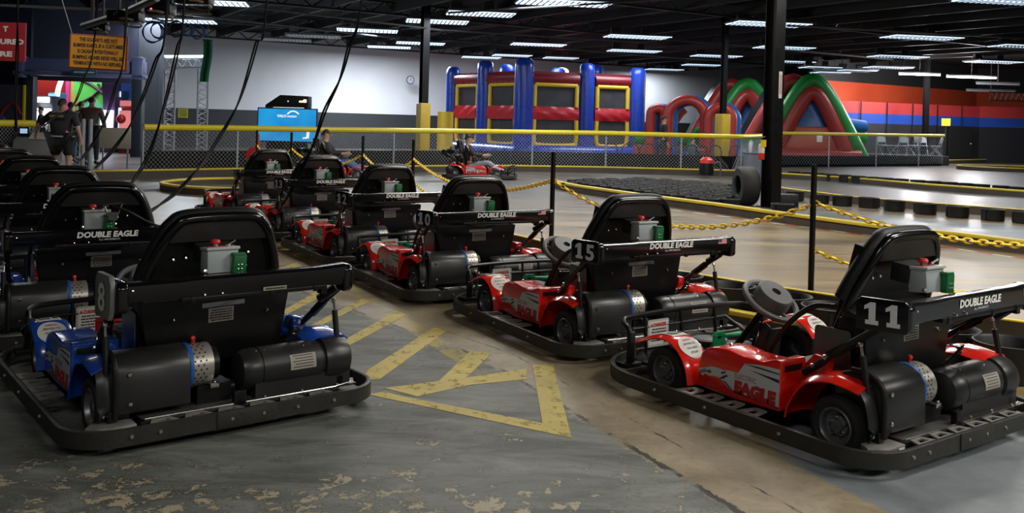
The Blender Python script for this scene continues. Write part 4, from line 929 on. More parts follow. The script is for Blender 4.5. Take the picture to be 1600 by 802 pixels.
# ceiling trolley gear
def gear(u, v, d, s, lab):
    p = atd(u, v, d); t = thing('cable_trolley', lab, 'cable trolley', p)
    b = MB(); b.box((0, 0, 0), (.9*s, .5*s, .32*s)); b.box((.3*s, -.1*s, .2*s), (.4*s, .3*s, .2*s)); b.build('motor_box', plate_black, t, bevel=.02)
    b = MB(); b.lathe([(.30*s, 0), (.34*s, .02*s), (.34*s, .05*s), (.3*s, .05*s)], (.1*s, 0, -.2*s), (.1, .3, 1), 20); b.build('collector_ring', P('aged cream ring', (.30, .24, .17), .5), t)
    b = MB(); b.tube([(-.2*s, 0, .1*s), (-.2*s, 0, CEIL-p.z)], .03, 6); b.tube([(.25*s, 0, .1*s), (.25*s, 0, CEIL-p.z)], .02, 6); b.build('hanger_rod', pipe_m, t)
    for k in range(3): MB().ball((rt.uniform(-.3, .3)*s, -.26*s, rt.uniform(-.1, .12)*s), .018, 6).build('indicator_light', emis('red dot', (1, .1, .08), 3) if k == 0 else chrome, t)
gear(197, 26, 13.5, .52, 'black cable trolley with a pale ring above the orange board'); gear(243, 14, 14.5, .62, 'black box of hanging cable gear right of the pale ring trolley'); gear(152, 43, 14.2, .36, 'smallest cable trolley at the low end of the grey boom'); gear(305, -2, 15, .6, 'cable trolley at the top edge near the blue-white lights')
b = MB(); b.tube([atd(130, 41, 14), atd(190, 22, 13.5), atd(245, -3, 13)], .055, 8); tag(b.build('grey_boom', P('grey boom paint', (.10, .10, .13), .45)), 'diagonal grey boom arm carrying the cable trolleys', 'boom')
for k, (u, v, r) in enumerate(((238, 50, .26), (247, 47, .2), (275, 45, .2), (292, 47, .14), (308, 50, .17))):
    p = atd(u, v, 24); b = MB()
    for j in range(4): b.tube([(r*(.9+.08*j)*math.cos(a), .03*j, r*(1.1-.05*j)*math.sin(a)) for a in [2*PI*q_/20 for q_ in range(20)]], .014, 5, closed=True)
    o = b.build('cable_coil', P('blue cable', (.02, .10, .35), .4) if k != 2 else pipe_m); o.location = p; MB().tube([(0, .0, r), (0, 0, CEIL-p.z)], .008, 5).build('coil_hanger', pipe_m, o); tag(o, ['large hanging coil of blue cable, leftmost', 'smaller blue coil overlapping the leftmost one', 'grey hanging coil in the middle', 'thin blue coil right of the grey one', 'rightmost narrow blue coil near the green banner'][k], 'cable coil', 'hanging cable coils')
# hanging power cables
cable_m = P('black power cable', (.004, .004, .005), .6, spec=.2)
def cable(label, pts, twist=True, r=.011):
    P_ = [atd(*p) for p in pts]; d = (P_[0]-P_[1]); k = (CEIL-P_[0].z)/max(d.z, .05)
    P_ = [P_[0]+V(d.x*min(k, 3)*.6, 0, CEIL-P_[0].z)]+P_; o0 = P_[-1].copy(); pp = smoothpath([q-o0 for q in P_], 10)
    t = thing('hanging_cable', label, 'cable', o0); b = MB()
    for s in ((0, PI) if twist else (0,)):
        b.tube([q+V(math.cos(i_*.16+s), math.sin(i_*.16+s), 0)*(r*1.15 if twist else 0) for i_, q in enumerate(pp)], r*.95, 6)
    b.build('cable_strands', cable_m, t); return t
cable('black power cable dropping from the top middle towards kart 13', [(565, 0, 10.6), (546, 71, 10.6), (531, 124, 10.6), (508, 172, 10.7), (490, 225, 10.8), (468, 270, 11), (445, 315, 11.0), (424, 338, 11.0)], r=.012)
cable('black twisted cable with a loop over the second blue kart', [(417, 0, 8.2), (400, 71, 8.1), (374, 157, 7.9), (344, 213, 7.6), (311, 262, 7.2), (277, 299, 6.9), (250, 320, 6.7), (232, 332, 6.5)], r=.009)
cable('black cable pair falling left of the truss gateway towards the third blue kart', [(288, 0, 9.6), (277, 79, 9.5), (254, 176, 9.2), (232, 243, 8.9), (206, 286, 8.6)], r=.011)
cable('black cable falling across the fence towards the fourth blue kart', [(260, 30, 11), (243, 97, 10.9), (210, 183, 10.6), (180, 230, 10.3), (150, 262, 10)], r=.012)
cable('black cable passing over the right side of the orange board', [(195, 64, 12.6), (180, 138, 12.4), (161, 195, 12.1), (140, 232, 11.9), (121, 255, 11.6)], r=.011)
cable('thin black cable passing over the left side of the orange board', [(148, 56, 14.2), (131, 123, 14), (114, 165, 13.8), (90, 180, 13.6), (70, 196, 13.4)], r=.010)
cable('two black cables hanging straight down in front of the red board', [(28, 0, 13), (27, 80, 13), (25, 150, 13), (25, 205, 13)], r=.012)
# ------------------------------------------------------------------ go-kart (x right, y forward, z up; y=0 at the rear bumper)
def rrect(hw, y0, y1, rr, rf):
    pts = []
    for cx, cy, r, a in ((hw-rr, y0+rr, rr, -PI/2), (hw-rf, y1-rf, rf, 0), (-hw+rf, y1-rf, rf, PI/2), (-hw+rr, y0+rr, rr, PI)):
        pts += [(cx+r*math.cos(a+k*PI/16), cy+r*math.sin(a+k*PI/16)) for k in range(9)]
    return pts
def fender_fn(path, x0, x1, crown):
    pp = smoothpath([(0, y, z) for y, z in path], 5)
    def fn(a, b):
        i = a*(len(pp)-1); k = min(int(i), len(pp)-2); p = pp[k].lerp(pp[k+1], i-k)
        t = (pp[k+1]-pp[k]).normalized(); n = Vector((0, -t.z, t.y))
        if n.z < 0: n = -n
        if abs(n.z) < 1e-3 and n.y > 0: n = -n
        s = 1-(2*b-1)**4
        return Vector((x0+(x1-x0)*b, p.y, p.z))+n*crown*(s-1)
    return fn
def make_kart(body, pedal, blue):
    K = thing('electric_go_kart', 'x', 'go-kart')
    # ---- bumper ring
    b = MB(); outer = rrect(.75, 0, 1.915, .22, .42); inner = rrect(.735, .015, 1.90, .205, .405); n = len(outer)
    prof = [(0, .042), (0, .113), (1, .118), (2, .113), (2, .042), (1, .038)]
    vs_ = []
    for t, z in prof:
        for (ox, oy), (ix, iy) in zip(outer, inner):
            f = t/2; vs_.append((ox+(ix-ox)*f*1.6, oy+(iy-oy)*f*1.6, z))
    m = len(prof); b.add(vs_, [(i*n+j, i*n+(j+1) % n, ((i+1) % m)*n+(j+1) % n, ((i+1) % m)*n+j) for i in range(m) for j in range(n)])
    bump = b.build('bumper', rubber, K, smooth=50)
    b = MB(); b.bx(-.13, .155, -.006, .003, .040, .117); b.build('bumper_joint_plate', rubber, bump, bevel=.002)
    b = MB()
    for x in (-.5, -.38, -.06, .09, .26, .45): b.lathe([(0, .012), (.007, .011), (.009, .006), (.009, 0)], (x, 0.002, .080), (0, -1, 0), 8)
    for y in (.5, .95, 1.3): b.lathe([(0, .012), (.007, .011), (.009, .006), (.009, 0)], (-.748, y, .080), (-1, 0, 0), 8)
    b.build('bumper_bolt', brk_m, bump)
    # ---- floor pan / chassis
    b = MB(); b.bx(-.42, .42, .22, 1.62, .07, .095); b.bx(-.44, .52, .075, .24, .06, .11)
    b.prism([(-.45, 1.6), (.45, 1.6), (.5, 1.74), (.3, 1.89), (-.3, 1.89), (-.5, 1.74)], (0, 0, .085), (1, 0, 0), (0, 1, 0), (0, 0, .02))
    b.build('chassis', plate_black, K, bevel=.004)
    b = MB(); b.prism([(-.42, .085), (.50, .085), (.62, .12), (.66, .19), (.60, .24), (-.44, .24)], (0, 0, .108), (1, 0, 0), (0, 1, 0), (0, 0, .006))
    dk = b.build('rear_deck', deck_m, K, bevel=.001)
    b = MB(); b.tube([(-.42, .085, .118), (.50, .085, .118), (.62, .12, .118)], .0035, 6); b.build('deck_edge', chrome, dk)
    # loop brackets to bumper
    def loop(c, w, d, r=0):
        b = MB(); cx, cy = c
        o = [(-.5, -.5), (.5, -.5), (.28, .5), (-.28, .5)]; i_ = [(-.25, -.22), (.25, -.22), (.14, .2), (-.14, .2)]
        R = Matrix.Rotation(r, 3, 'Z'); vs2 = []
        for z in (.104, .112):
            for ring in (o, i_):
                for x, y in ring: q = R@Vector((x*w, y*d, 0)); vs2.append((cx+q.x, cy+q.y, z))
        fs = []
        for j in range(4):
            k = (j+1) % 4
            fs += [(j, k, 4+k, 4+j), (8+j, 12+j, 12+k, 8+k), (j, 8+j, 8+k, k), (4+j, 4+k, 12+k, 12+j)]
        b.add(vs2, fs); return b.build('bumper_bracket', brk_m, K)
    for x in (-.35, -.2, -.05, .1, .25, .4): loop((x, .052), .14, .072)
    for y in (1.12, .985, .85, .715):
        loop((-.675, y), .12, .13, -PI/2); loop((.675, y), .12, .13, PI/2)
    b = MB(); b.prism([(-.66, .11), (-.58, .055), (-.46, .06), (-.46, .15), (-.62, .17)], (0, 0, .09), (1, 0, 0), (0, 1, 0), (0, 0, .022))
    b.build('corner_bracket', brk_m, K, bevel=.003)
    plate('serial_label', (-.52, .052, .085), (1, 0, 0), (0, 0, 1), .04, .02, white_s, K)
    b = MB(); b.bx(-.02, .04, .08, .11, .11, .175); b.build('hitch_post', plate_black, K, bevel=.003)
    # ---- wheels
    def wheel(x, y, r, w, side, name):
        t = MB().lathe([(r*.60, -w*.42), (r*.80, -w*.5), (r*.95, -w*.46), (r, -w*.32), (r, w*.32), (r*.95, w*.46), (r*.80, w*.5), (r*.60, w*.42), (r*.58, 0), (r*.60, -w*.42)], (x, y, r), (side, 0, 0), 32).build(name, tyre_rub, K)
        rm = MB().lathe([(r*.63, w*.36), (r*.63, w*.44), (r*.585, w*.47), (r*.55, w*.40), (r*.53, w*.16), (r*.36, w*.10), (r*.34, w*.22), (r*.22, w*.26), (r*.20, w*.38), (.0, w*.40)], (x, y, r), (side, 0, 0), 28).build('rim', rim_m, t)
        if side < 0:
            for k in range(5):
                a = 2*PI*k/5+.3; MB().lathe([(0, w*.34), (.007, w*.33), (.008, w*.24), (.008, w*.2)], (x, y+r*.29*math.cos(a), r+r*.29*math.sin(a)), (side, 0, 0), 8).build('wheel_nut', chrome, t)
    wheel(-.53, .325, .135, .13, -1, 'rear_wheel'); wheel(.53, .325, .135, .13, 1, 'rear_wheel')
    wheel(-.53, 1.41, .13, .115, -1, 'front_wheel'); wheel(.53, 1.41, .13, .115, 1, 'front_wheel')
    # ---- body panels
    for s in (-1, 1):
        top = [(.615, .362), (.66, .362), (.73, .335), (.85, .335), (.95, .348), (1.03, .342), (1.09, .325), (1.125, .295), (1.145, .22), (1.15, .12), (.90, .11), (.62, .12)]
        b = MB(); b.prism(top, (s*.60, 0, 0), (0, 1, 0), (0, 0, 1), (-s*.19, 0, 0))
        pod = b.build('body_side_pod', body, K, bevel=.014, seg=3)
        b = MB(); b.prism([(0, 0), (.13, 0), (.13, .028), (0, .028)], (s*.575, .6145, .308), (-s, 0, 0), (0, 0, 1), (0, -.002, 0))
        b.build('air_slot', black_m, pod)
        b = MB(); b.ball((s*.49, 1.02, .345), .010, 8); b.ball((s*.47, .75, .337), .007, 8); b.build('pod_bolt', chrome, pod)
        # front fender
        pf = [(1.165, .115), (1.185, .2), (1.235, .275), (1.31, .325), (1.39, .335), (1.47, .318), (1.56, .285), (1.60, .268)]
        fn = fender_fn(pf, s*.63, s*.44, .02)
        b = MB(); b.grid(fn, 28, 8, .008*s); ff = b.build('front_fender', body, K, smooth=60)
        sf = fender_fn(pf, s*.63, s*.44, .02)
        def off(fn_, a, b_, h=.003):
            e = .01; p = fn_(a, b_); du = fn_(min(a+e, 1), b_)-fn_(max(a-e, 0), b_); dv = fn_(a, min(b_+e, 1))-fn_(a, max(b_-e, 0))
            nn = du.cross(dv).normalized()
            if nn.z < 0: nn = -nn
            return p+nn*h
        b = MB(); b.grid(lambda u_, v_: off(sf, .47+.19*u_, .20+.60*v_), 6, 4, 0); st = b.build('fender_sticker', white_s, ff, fix=False)
        b = MB(); c0 = (.325, .47)
        b.v = [off(sf, c0[0], c0[1], .0035)]; N_ = 24
        for ring in (.5, 1):
            for k in range(N_): b.v.append(off(sf, c0[0]+.115*ring*math.cos(2*PI*k/N_), c0[1]+.37*ring*math.sin(2*PI*k/N_), .0035))
        b.f = [(0, 1+k, 1+(k+1) % N_) for k in range(N_)]+[(1+k, 1+N_+k, 1+N_+(k+1) % N_, 1+(k+1) % N_) for k in range(N_)]; b.m = [0]*len(b.f)
        rs = b.build('round_sticker', white_s, ff, fix=False)
        # print on the stickers (read from the kart's tail)
        for k, wd in enumerate(('REMAIN', 'SEATED TIL', 'ALL CARS', 'STOP!')):
            a_ = c0[0]+.070-.042*k; pc = off(sf, a_, c0[1], .0045); tu = (off(sf, a_+.02, c0[1])-off(sf, a_-.02, c0[1])).normalized()
            text('sticker_lettering', wd, pc-tu*.008, (1, 0, 0), tu, .012, dk_red if k == 0 else ink, rs, bold=.02, align='CENTER', th=.002, width=(.055, .085, .075, .05)[k])
        tu = (off(sf, .60, .5)-off(sf, .54, .5)).normalized()
        b = MB(); bars(b, off(sf, .50, .5, .005)+Vector((-.055, 0, 0)), (1, 0, 0), tu, .065, .05, 5); b.build('sticker_print', ink, st)
        b = MB(); b.prism([(0, 0), (.022, 0), (.03, .012), (.02, .03), (0, .03)], off(sf, .53, .5, .005)+Vector((.022, 0, 0)), (1, 0, 0), tu, Vector((1, 0, 0)).cross(tu)*.0015); b.build('sticker_symbol', ink, st)
        # rear fender: arch sheet plus wall joining the pod
        pr = [(.605, .12), (.59, .18), (.55, .255), (.49, .318), (.42, .348), (.34, .362), (.26, .358), (.185, .345)]
        fn2 = fender_fn(pr, s*.62, s*.40, .028)
        b = MB(); b.grid(fn2, 28, 8, .008); rf = b.build('rear_fender', body, K, smooth=60)
        b = MB(); b.prism([(.60, .33), (.62, .12), (.603, .125), (.585, .19), (.545, .262), (.48, .33), (.50, .345)], (s*.47, 0, 0), (0, 1, 0), (0, 0, 1), (-s*.07, 0, 0)); b.build('fender_web', body, rf, bevel=.004)
        # black flap behind the rear wheel
        fl = [(.20, .335), (.165, .29), (.145, .22), (.14, .16), (.16, .12)]
        b = MB(); b.grid(fender_fn(fl[::-1], s*.60, s*.47, .012), 16, 6, .006); b.build('mud_flap', cover_black, K, smooth=60)
        # lever arm, strut
        arm = [(s*.50, .56, .31), (s*.515, .44, .395), (s*.535, .30, .50), (s*.55, .12, .62)]
        b = MB(); b.tube(arm, .017, 8); b.box((s*.53, .34, .47), (.018, .16, .04), rx=-math.atan2(.12, .18)); la = b.build('lever_arm', plate_black, K)
        b = MB(); b.ball((s*.53, .43, .415), .014); b.ball((s*.525, .50, .36), .012); b.build('arm_bolt', chrome, la)
        b = MB(); b.prism([(.44, .40), (.52, .405), (.58, .34), (.52, .30), (.45, .33)], (s*.485, 0, 0), (0, 1, 0), (0, 0, 1), (-s*.05, 0, 0)); b.build('arm_bracket', body, la, bevel=.004)
        b = MB(); b.tube([(s*.557, .215, .47), (s*.56, .16, .20)], .0145, 10); gs = b.build('gas_strut', pad_black, K)
        b = MB(); b.tube([(s*.556, .225, .515), (s*.557, .215, .47)], .006, 8); b.tube([(s*.56, .16, .2), (s*.561, .15, .145)], .006, 8)
        b.ball((s*.556, .227, .52), .012); b.ball((s*.575, .145, .14), .011); b.build('strut_rod', chrome, gs)
        b = MB(); b.bx(s*.545-.02, s*.545+.02, .12, .17, .11, .16); b.build('strut_foot', plate_black, gs, bevel=.003)
    # decals on the left/right pod
    for s in (-1, 1):
        X = s*.6015; rt = (0, -s*-1 if False else (-1 if s < 0 else 1), 0)
        def q(y, z): return ((y-.6) if s > 0 else (.6-y), z)
        # left side: text reads with y decreasing
        o = (X, .6, 0); r_ = (0, 1, 0) if s > 0 else (0, -1, 0)
        def pl(nm, pts, mat, par, h):
            b = MB(); nn = Vector(r_).cross(Vector((0, 0, 1)))
            return b.prism([((y-.6)*(1 if s > 0 else -1), z) for y, z in pts], Vector(o)+nn*h, r_, (0, 0, 1), nn*.0012).build(nm, mat, par, smooth=0)
        def mir(y): return y
        D = pl('side_decal', [(.622, .322), (.622, .142), (.905, .148), (.95, .17), (.99, .195), (1.03, .197), (1.06, .19), (1.09, .196), (1.105, .18), (1.137, .196), (1.13, .214), (1.09, .226), (1.05, .240), (1.00, .243), (.97, .24), (.93, .246), (.872, .248), (.833, .303), (.73, .318)], grey_l, K, 0)
        pl('decal_beak', [(1.135, .200), (1.085, .222), (1.08, .205), (1.105, .196), (1.12, .186)], P('decal grey', (.2, .2, .24), .4), D, .0013)
        pl('decal_eye', [(1.085, .212), (1.055, .222), (1.045, .21), (1.06, .203)], P('decal eye', (.2, .02, .02), .4), D, .0013)
        for k, (y, z) in enumerate(((.985, .225), (.972, .21), (.99, .198))): pl('decal_feather', [(y, z), (y-.03, z+.012), (y-.034, z+.004), (y-.008, z-.006)], ink, D, .0013)
        pl('decal_feather', [(.972, .19), (.955, .187), (.90, .152), (.907, .151)], ink, D, .0013)
        pl('decal_stripe', [(.835, .300), (.75, .306), (.622, .302), (.622, .297)], ink, D, .0013)
        pl('decal_stripe', [(.79, .279), (.622, .272), (.622, .257)], ink, D, .0013)
        pl('decal_line', [(.91, .156), (.902, .148), (.622, .139), (.622, .144), (.90, .153)], dk_red, D, .0013)
        ylft = .895 if s < 0 else .64
        text('decal_lettering', 'ELECTRIC', (X, .893 if s < 0 else .76, .220), r_, (0, 0, 1), .026, dk_red, D, width=.135, bold=-.005, th=s*0+.0025)
        text('decal_lettering', 'EAGLE', (X, .897 if s < 0 else .645, .153), r_, (0, 0, 1), .054, red_ink, D, width=.26, bold=.085, shear=.08, th=.0025)
    # ---- front hoop and danger sign
    for s in (-1, 1):
        b = MB(); b.tube([(s*.565, 1.69, .10), (s*.565, 1.69, .285)], .024, 10); b.bx(s*.565-.07, s*.565+.05, 1.65, 1.74, .09, .115)
        b.build('bumper_post', pad_black, K, bevel=.002)
    b = MB(); hp = smoothpath([(-.565, 1.69, .27), (-.565, 1.72, .305), (-.53, 1.80, .322), (-.42, 1.855, .325), (0, 1.875, .33), (.42, 1.855, .325), (.53, 1.80, .322), (.565, 1.72, .305), (.565, 1.69, .27)], 5)
    b.tube(hp, .016, 8); b.tube([(-.40, 1.86, .25), (.40, 1.86, .25)], .010, 8)
    for x in (-.30, .0, .30): b.tube([(x, 1.865, .33), (x, 1.84, .10)], .011, 6)
    b.tube([(-.40, 1.86, .25), (-.52, 1.70, .12)], .01, 6); b.tube([(.40, 1.86, .25), (.52, 1.70, .12)], .01, 6)
    b.build('front_hoop', plate_black, K)
    sg = plate('danger_sign', (-.282, 1.852, .125), (1, 0, 0), (0, 0, 1), .175, .165, P('sign border', (.40, .40, .36), .5), K, .003, .012)
    fc = plate('sign_face', (-.269, 1.8505, .137), (1, 0, 0), (0, 0, 1), .149, .141, white_s, sg, .001)
    text('sign_lettering', 'DANGER', (-.238, 1.85, .248), (1, 0, 0), (0, 0, 1), .022, red_ink, fc, width=.108, bold=.04)
    b = MB(); b.prism([(0, 0), (.024, 0), (.012, .022)], (-.265, 1.85, .248), (1, 0, 0), (0, 0, 1), (0, -.001, 0)); b.build('warning_symbol', red_ink, fc)
    b = MB(); bars(b, (-.266, 1.85, .155), (1, 0, 0), (0, 0, 1), .143, .085, 5); b.build('sign_print', ink, fc)
    b = MB(); b.prism([(0, .004), (.012, .004), (.012, 0), (.022, .008), (.012, .016), (.012, .012), (0, .012)], (-.150, 1.849, .142), (1, 0, 0), (0, 0, 1), (0, -.0015, 0)); b.build('arrow_mark', green_ink, fc)
    # ---- front mechanism: steering disc, pedals
    b = MB(); b.lathe([(.0, .012), (.05, .012), (.085, .004), (.095, 0), (.095, -.008), (.0, -.008)], (-.02, 1.62, .20), (0, 0, 1), 24)
    b.tube([(-.02, 1.62, .10), (-.02, 1.62, .2)], .03, 10)
    b.lathe([(.105, -.012), (.118, -.004), (.105, .004), (.105, -.012)], (-.02, 1.62, .21), (0, 0, 1), 24); b.build('steering_pulley', floor_pl, K)
    b = MB(); b.prism([(-.315, .27), (-.22, .27), (-.22, .34), (-.235, .352), (-.30, .352), (-.315, .34)], (0, 1.30, -.02), (1, 0, 0), (0, 0, 1), (0, .008, 0))
    b.box((-.268, 1.31, .31), (.095, .03, .006)); b.tube([(-.23, 1.31, .30), (-.05, 1.34, .29)], .013, 8); b.tube([(-.27, 1.31, .24), (-.27, 1.36, .10)], .012, 8)
    pd = b.build('brake_pedal', pedal, K, bevel=.002)
    b = MB(); b.lathe([(.0, .001), (.014, .001), (.014, 0)], (-.268, 1.299, .305), (0, -1, 0), 12); b.build('pedal_hole', black_m, pd)
    b = MB(); b.box((.06, 1.33, .30), (.06, .01, .10), rx=.3); b.tube([(.06, 1.33, .26), (.06, 1.36, .10)], .01, 8); b.build('throttle_pedal', plate_black, K)
    # ---- steering
    n_ = Vector((0, -.55, .835)).normalized(); c = Vector((-.11, 1.085, .525)); u_ = Vector((1, 0, 0)); w_ = n_.cross(u_)
    b = MB(); b.tube([c+(u_*math.cos(a)+w_*math.sin(a))*.150 for a in [2*PI*k/32 for k in range(32)]], .0165, 8, closed=True)
    b.lathe([(.0, .05), (.026, .05), (.026, .068), (.092, .064), (.100, .052), (.100, -.005), (.088, -.02), (.0, -.02)], c, n_, 28)
    for a in (.5, 2.64, 4.71): b.tube([c+(u_*math.cos(a)+w_*math.sin(a))*.08-n_*.008, c+(u_*math.cos(a)+w_*math.sin(a))*.148], .011, 6)
    sw = b.build('steering_wheel', wheel_grey, K)
    b = MB(); b.lathe([(.0, .052), (.027, .052), (.027, .050)], c, n_, 16); b.build('hub_hole_shade', black_m, sw)  # black disc standing in for the shade inside the hub hole
    b = MB(); b.tube([c-n_*.02, c-n_*.18+Vector((0, .02, 0)), (-.11, 1.40, .12)], .020, 10); b.build('steering_column', plate_black, K)
    b = MB(); b.prism([(-.065, .10), (.055, .10), (.07, .25), (.05, .40), (-.045, .40), (-.065, .3)], (-.13, 1.12, 0), (1, 0, 0), (0, -.25, .97), (0, .018, 0))
    b.prism([(1.14, .10), (1.22, .10), (1.06, .42), (1.02, .40)], (-.19, 0, 0), (0, 1, 0), (0, 0, 1), (.012, 0, 0)); b.build('column_shroud', cover_black, K, bevel=.006)
    # ---- seats
    b = MB(); b.bx(-.39, .39, .55, .98, .10, .235); b.build('seat_base', pad_black, K, bevel=.03, seg=3)
    b = MB(); b.bx(-.38, .38, .98, 1.16, .095, .115); b.bx(.30, .41, .62, 1.12, .1, .27); b.build('foot_tray', floor_pl, K, bevel=.006)
    hoop = lambda off=0, sh=0: smoothpath([(-.345-off, .50+sh, .50), (-.318-off, .43+sh, .69), (-.265-off, .375+sh, .84), (-.215-off*.8, .35+sh, .922+off*.5), (-.14-off*.3, .34+sh, .957+off), (.14+off*.3, .34+sh, .957+off), (.215+off*.8, .35+sh, .922+off*.5), (.265+off, .375+sh, .84), (.318+off, .43+sh, .69), (.345+off, .50+sh, .50)], 6)
    b = MB(); b.tube(hoop(0, 0), .024, 10); hb = b.build('roll_hoop', gloss_black, K, smooth=60)
    b = MB(); b.tube(hoop(.004, .045)[5:-5], .040, 10, flat=1.0); b.build('hoop_pad', pad_black, K, smooth=60)
    # back sheet inside the hoop, with a folded visor at the top
    hpts = hoop(0, 0); L_ = [p for p in hpts if p.x <= 0]; R_ = [p for p in hpts if p.x > 0][::-1]
    def sheet(z0, z1, dy, tk, x_in=.0, mat=plate_black, nm='seat_back_sheet', tilt=0):
        b = MB()
        def fn(a, bb):
            z = z0+(z1-z0)*a
            if z < .69: hw = .345-(z-.5)/.19*.027; y = .50-(z-.5)/.19*.07
            elif z < .84: hw = .318-(z-.69)/.15*.053; y = .43-(z-.69)/.15*.055
            elif z < .922: hw = .265-(z-.84)/.082*.05; y = .375-(z-.84)/.082*.025
            else: t_ = min((z-.922)/.035, 1); hw = .215-.075*t_**1.6; y = .35-.01*t_
            hw -= x_in
            return (-hw+2*hw*bb, y+dy+tilt*a, z)
        b.grid(fn, 22, 6, tk); return b.build(nm, mat, K, smooth=40)
    sb_ = sheet(.50, .957, .03, .006)
    vz = sheet(.845, .948, -.012, .004, .012, cover_black, 'hoop_visor', .01)
    b = MB()
    for x, z in ((-.20, .755), (.17, .77), (-.14, .76), (.11, .762)): b.ball((x, .435-(z-.69)*.3, z), .009); b.build
    b.build('back_bolt', chrome, sb_)
    # seat cushion back (front side)
    b = MB(); b.grid(lambda a, bb: (-.34+.68*bb+(.06*(1-2*bb))*a, .60-.14*a, .26+.66*a), 6, 6, .05); b.build('seat_backrest', pad_black, K, smooth=60)
    # lap bar
    b = MB(); b.tube(smoothpath([(-.36, .50, .62), (-.365, .62, .60), (-.37, .75, .50), (-.36, .86, .36), (-.33, .90, .30)], 5), .014, 8); b.build('lap_bar', pad_black, K)
    # ---- battery box behind the seat
    b = MB(); b.prism([(-.375, .578), (.36, .578), (.31, .27), (-.33, .27)], (0, .335, 0), (1, 0, 0), (0, 0, 1), (0, .14, 0))
    bb_ = b.build('battery_box', plate_black, K, bevel=.006)
    plate('side_metal_panel', (-.378, .60, .30), (0, -1, 0), (0, 0, 1), .20, .22, P('bare panel metal', (.16, .16, .16), .3, metal=.8), bb_, .004, .02)
    b = MB(); b.prism([(.335, .575), (.335, .585), (.47, .625), (.47, .575)], (-.36, 0, 0), (0, 1, 0), (0, 0, 1), (.70, 0, 0)); b.build('box_lid', cover_black, bb_, bevel=.002)
    b = MB()
    for x in (-.224, .24): b.ball((x, .333, .482), .011)
    b.build('box_bolt', chrome, bb_)
    tp = plate('box_strip_label', (-.085, .333, .525), (1, 0, .02), (0, 0, 1), .21, .022, P('grey strip', (.22, .22, .24), .5), bb_)
    tl = plate('box_warning_label', (-.055, .3328, .452), (1, 0, .02), (0, 0, 1), .125, .068, label_m, bb_)
    b = MB(); bars(b, (-.05, .3326, .456), (1, 0, .02), (0, 0, 1), .115, .06, 5); b.build('label_print', ink, tl)
    b = MB()
    for k in range(3): b.tube(smoothpath([(-.02+.03*k, .30, .61), (.03+.03*k, .26-.01*k, .625), (.09+.02*k, .25, .618), (.13+.03*k, .30, .61)], 4), .0045, 6)
    b.build('loose_wire', wire_red, K)
    b = MB()
    for k in range(4): b.tube(smoothpath([(.30+.01*k, .34, .30), (.36, .30-.01*k, .35+.015*k), (.42, .32, .34+.01*k), (.47, .40, .37), (.50, .36, .44)], 5), .006, 6)
    b.build('cable_bundle', pad_black, K)
    # ---- motor guard (left) : rounded box
    b = MB(); gp = [(.375, .14), (.375, .33), (.33, .375), (.27, .392), (.20, .385), (.15, .36), (.125, .32), (.12, .14)]
    b.prism(gp, (-.53, 0, 0), (0, 1, 0), (0, 0, 1), (.325, 0, 0)); mg = b.build('motor_guard', cover_black, K, bevel=.008, smooth=50)
    b = MB(); b.tube(smoothpath([(-.536, .118, .13), (-.536, .118, .30), (-.536, .14, .36), (-.536, .20, .392), (-.536, .28, .395)], 5), .013, 8); b.build('guard_edging', pad_black, mg)
    b = MB()
    for x, z in ((-.478, .312), (-.472, .182)): b.ball((x, .118, z), .011, sc=(1, .5, 1))
    b.build('guard_bolt', chrome, mg)
    b = MB(); b.lathe([(.105, 0), (.108, .006), (.108, .018), (.1, .02)], (-.207, .235, .285), (1, 0, 0), 28); b.build('clamp_ring', ring_blue, K)
    b = MB(); b.lathe([(.085, .0), (.100, .0), (.100, .095), (.085, .10)], (-.19, .235, .285), (1, 0, 0), 28); bd = b.build('perforated_band', P('perforated steel', (.45, .42, .36), .35, metal=.7), K)
    b = MB()
    for i in range(5):
        for j in range(16):
            a = 2*PI*(j+.5*(i % 2))/16
            if not (-.3 < math.sin(a) ): pass
            b.lathe([(0, .0012), (.0048, .001), (.0048, 0)], (-.182+i*.013, .235+.1*math.cos(a), .285+.1*math.sin(a)), (0, math.cos(a), math.sin(a)), 6)
    b.build('band_hole', black_m, bd).__setitem__('kind', 'stuff')
    b = MB(); b.bx(-.115, -.075, .125, .16, .195, .215); b.ball((-.095, .13, .22), .008); b.build('band_clip', chrome, bd, bevel=.002)
    b = MB(); b.tube([(-.21, .235, .285), (-.06, .235, .285)], .078, 16); b.tube([(-.1, .20, .17), (.02, .2, .17)], .03, 12); b.bx(-.16, .0, .17, .3, .11, .2); b.build('drive_motor', plate_black, K)
    b = MB(); b.tube([(-.16, .24, .385), (-.163, .235, .41)], .009, 8); b.ball((-.164, .232, .412), .013); b.build('battery_plug', red_b, K)
    # ---- drum cover (right)
    pr_ = [(.0, .025), (.05, .028), (.085, .045), (.098, .075), (.10, .12), (.10, .128), (.096, .131), (.096, .136), (.10, .139), (.102, .40), (.102, .44), (.094, .445), (.094, .46), (.108, .465), (.112, .49), (.112, .55), (.10, .60), (.07, .62), (.0, .625)]
    b = MB(); b.lathe(pr_, (0, .205, .235), (1, 0, 0), 36); b.bx(.10, .60, .12, .29, .112, .19); b.bx(.06, .62, .085, .12, .112, .12)
    dc = b.build('drum_cover', cover_black, K, smooth=40)
    b = MB()
    for x in (.12, .36, .16): b.ball((x, .17 if x != .36 else .16, .325), .005)
    for x in (.14, .33, .52): b.ball((x, .10, .122), .008)
    b.build('cover_bolt', chrome, dc)
    la_ = MB(); a0_ = 2.45; a1_ = 3.2
    def cyl(a, b_): an = 2.50+.72*a; return (.27+.135*b_+.0*a, .205+.1035*math.cos(an), .235+.1035*math.sin(an))
    la_.grid(cyl, 6, 2, 0); lb = la_.build('cover_label', label_m, dc, fix=False)
    b = MB()
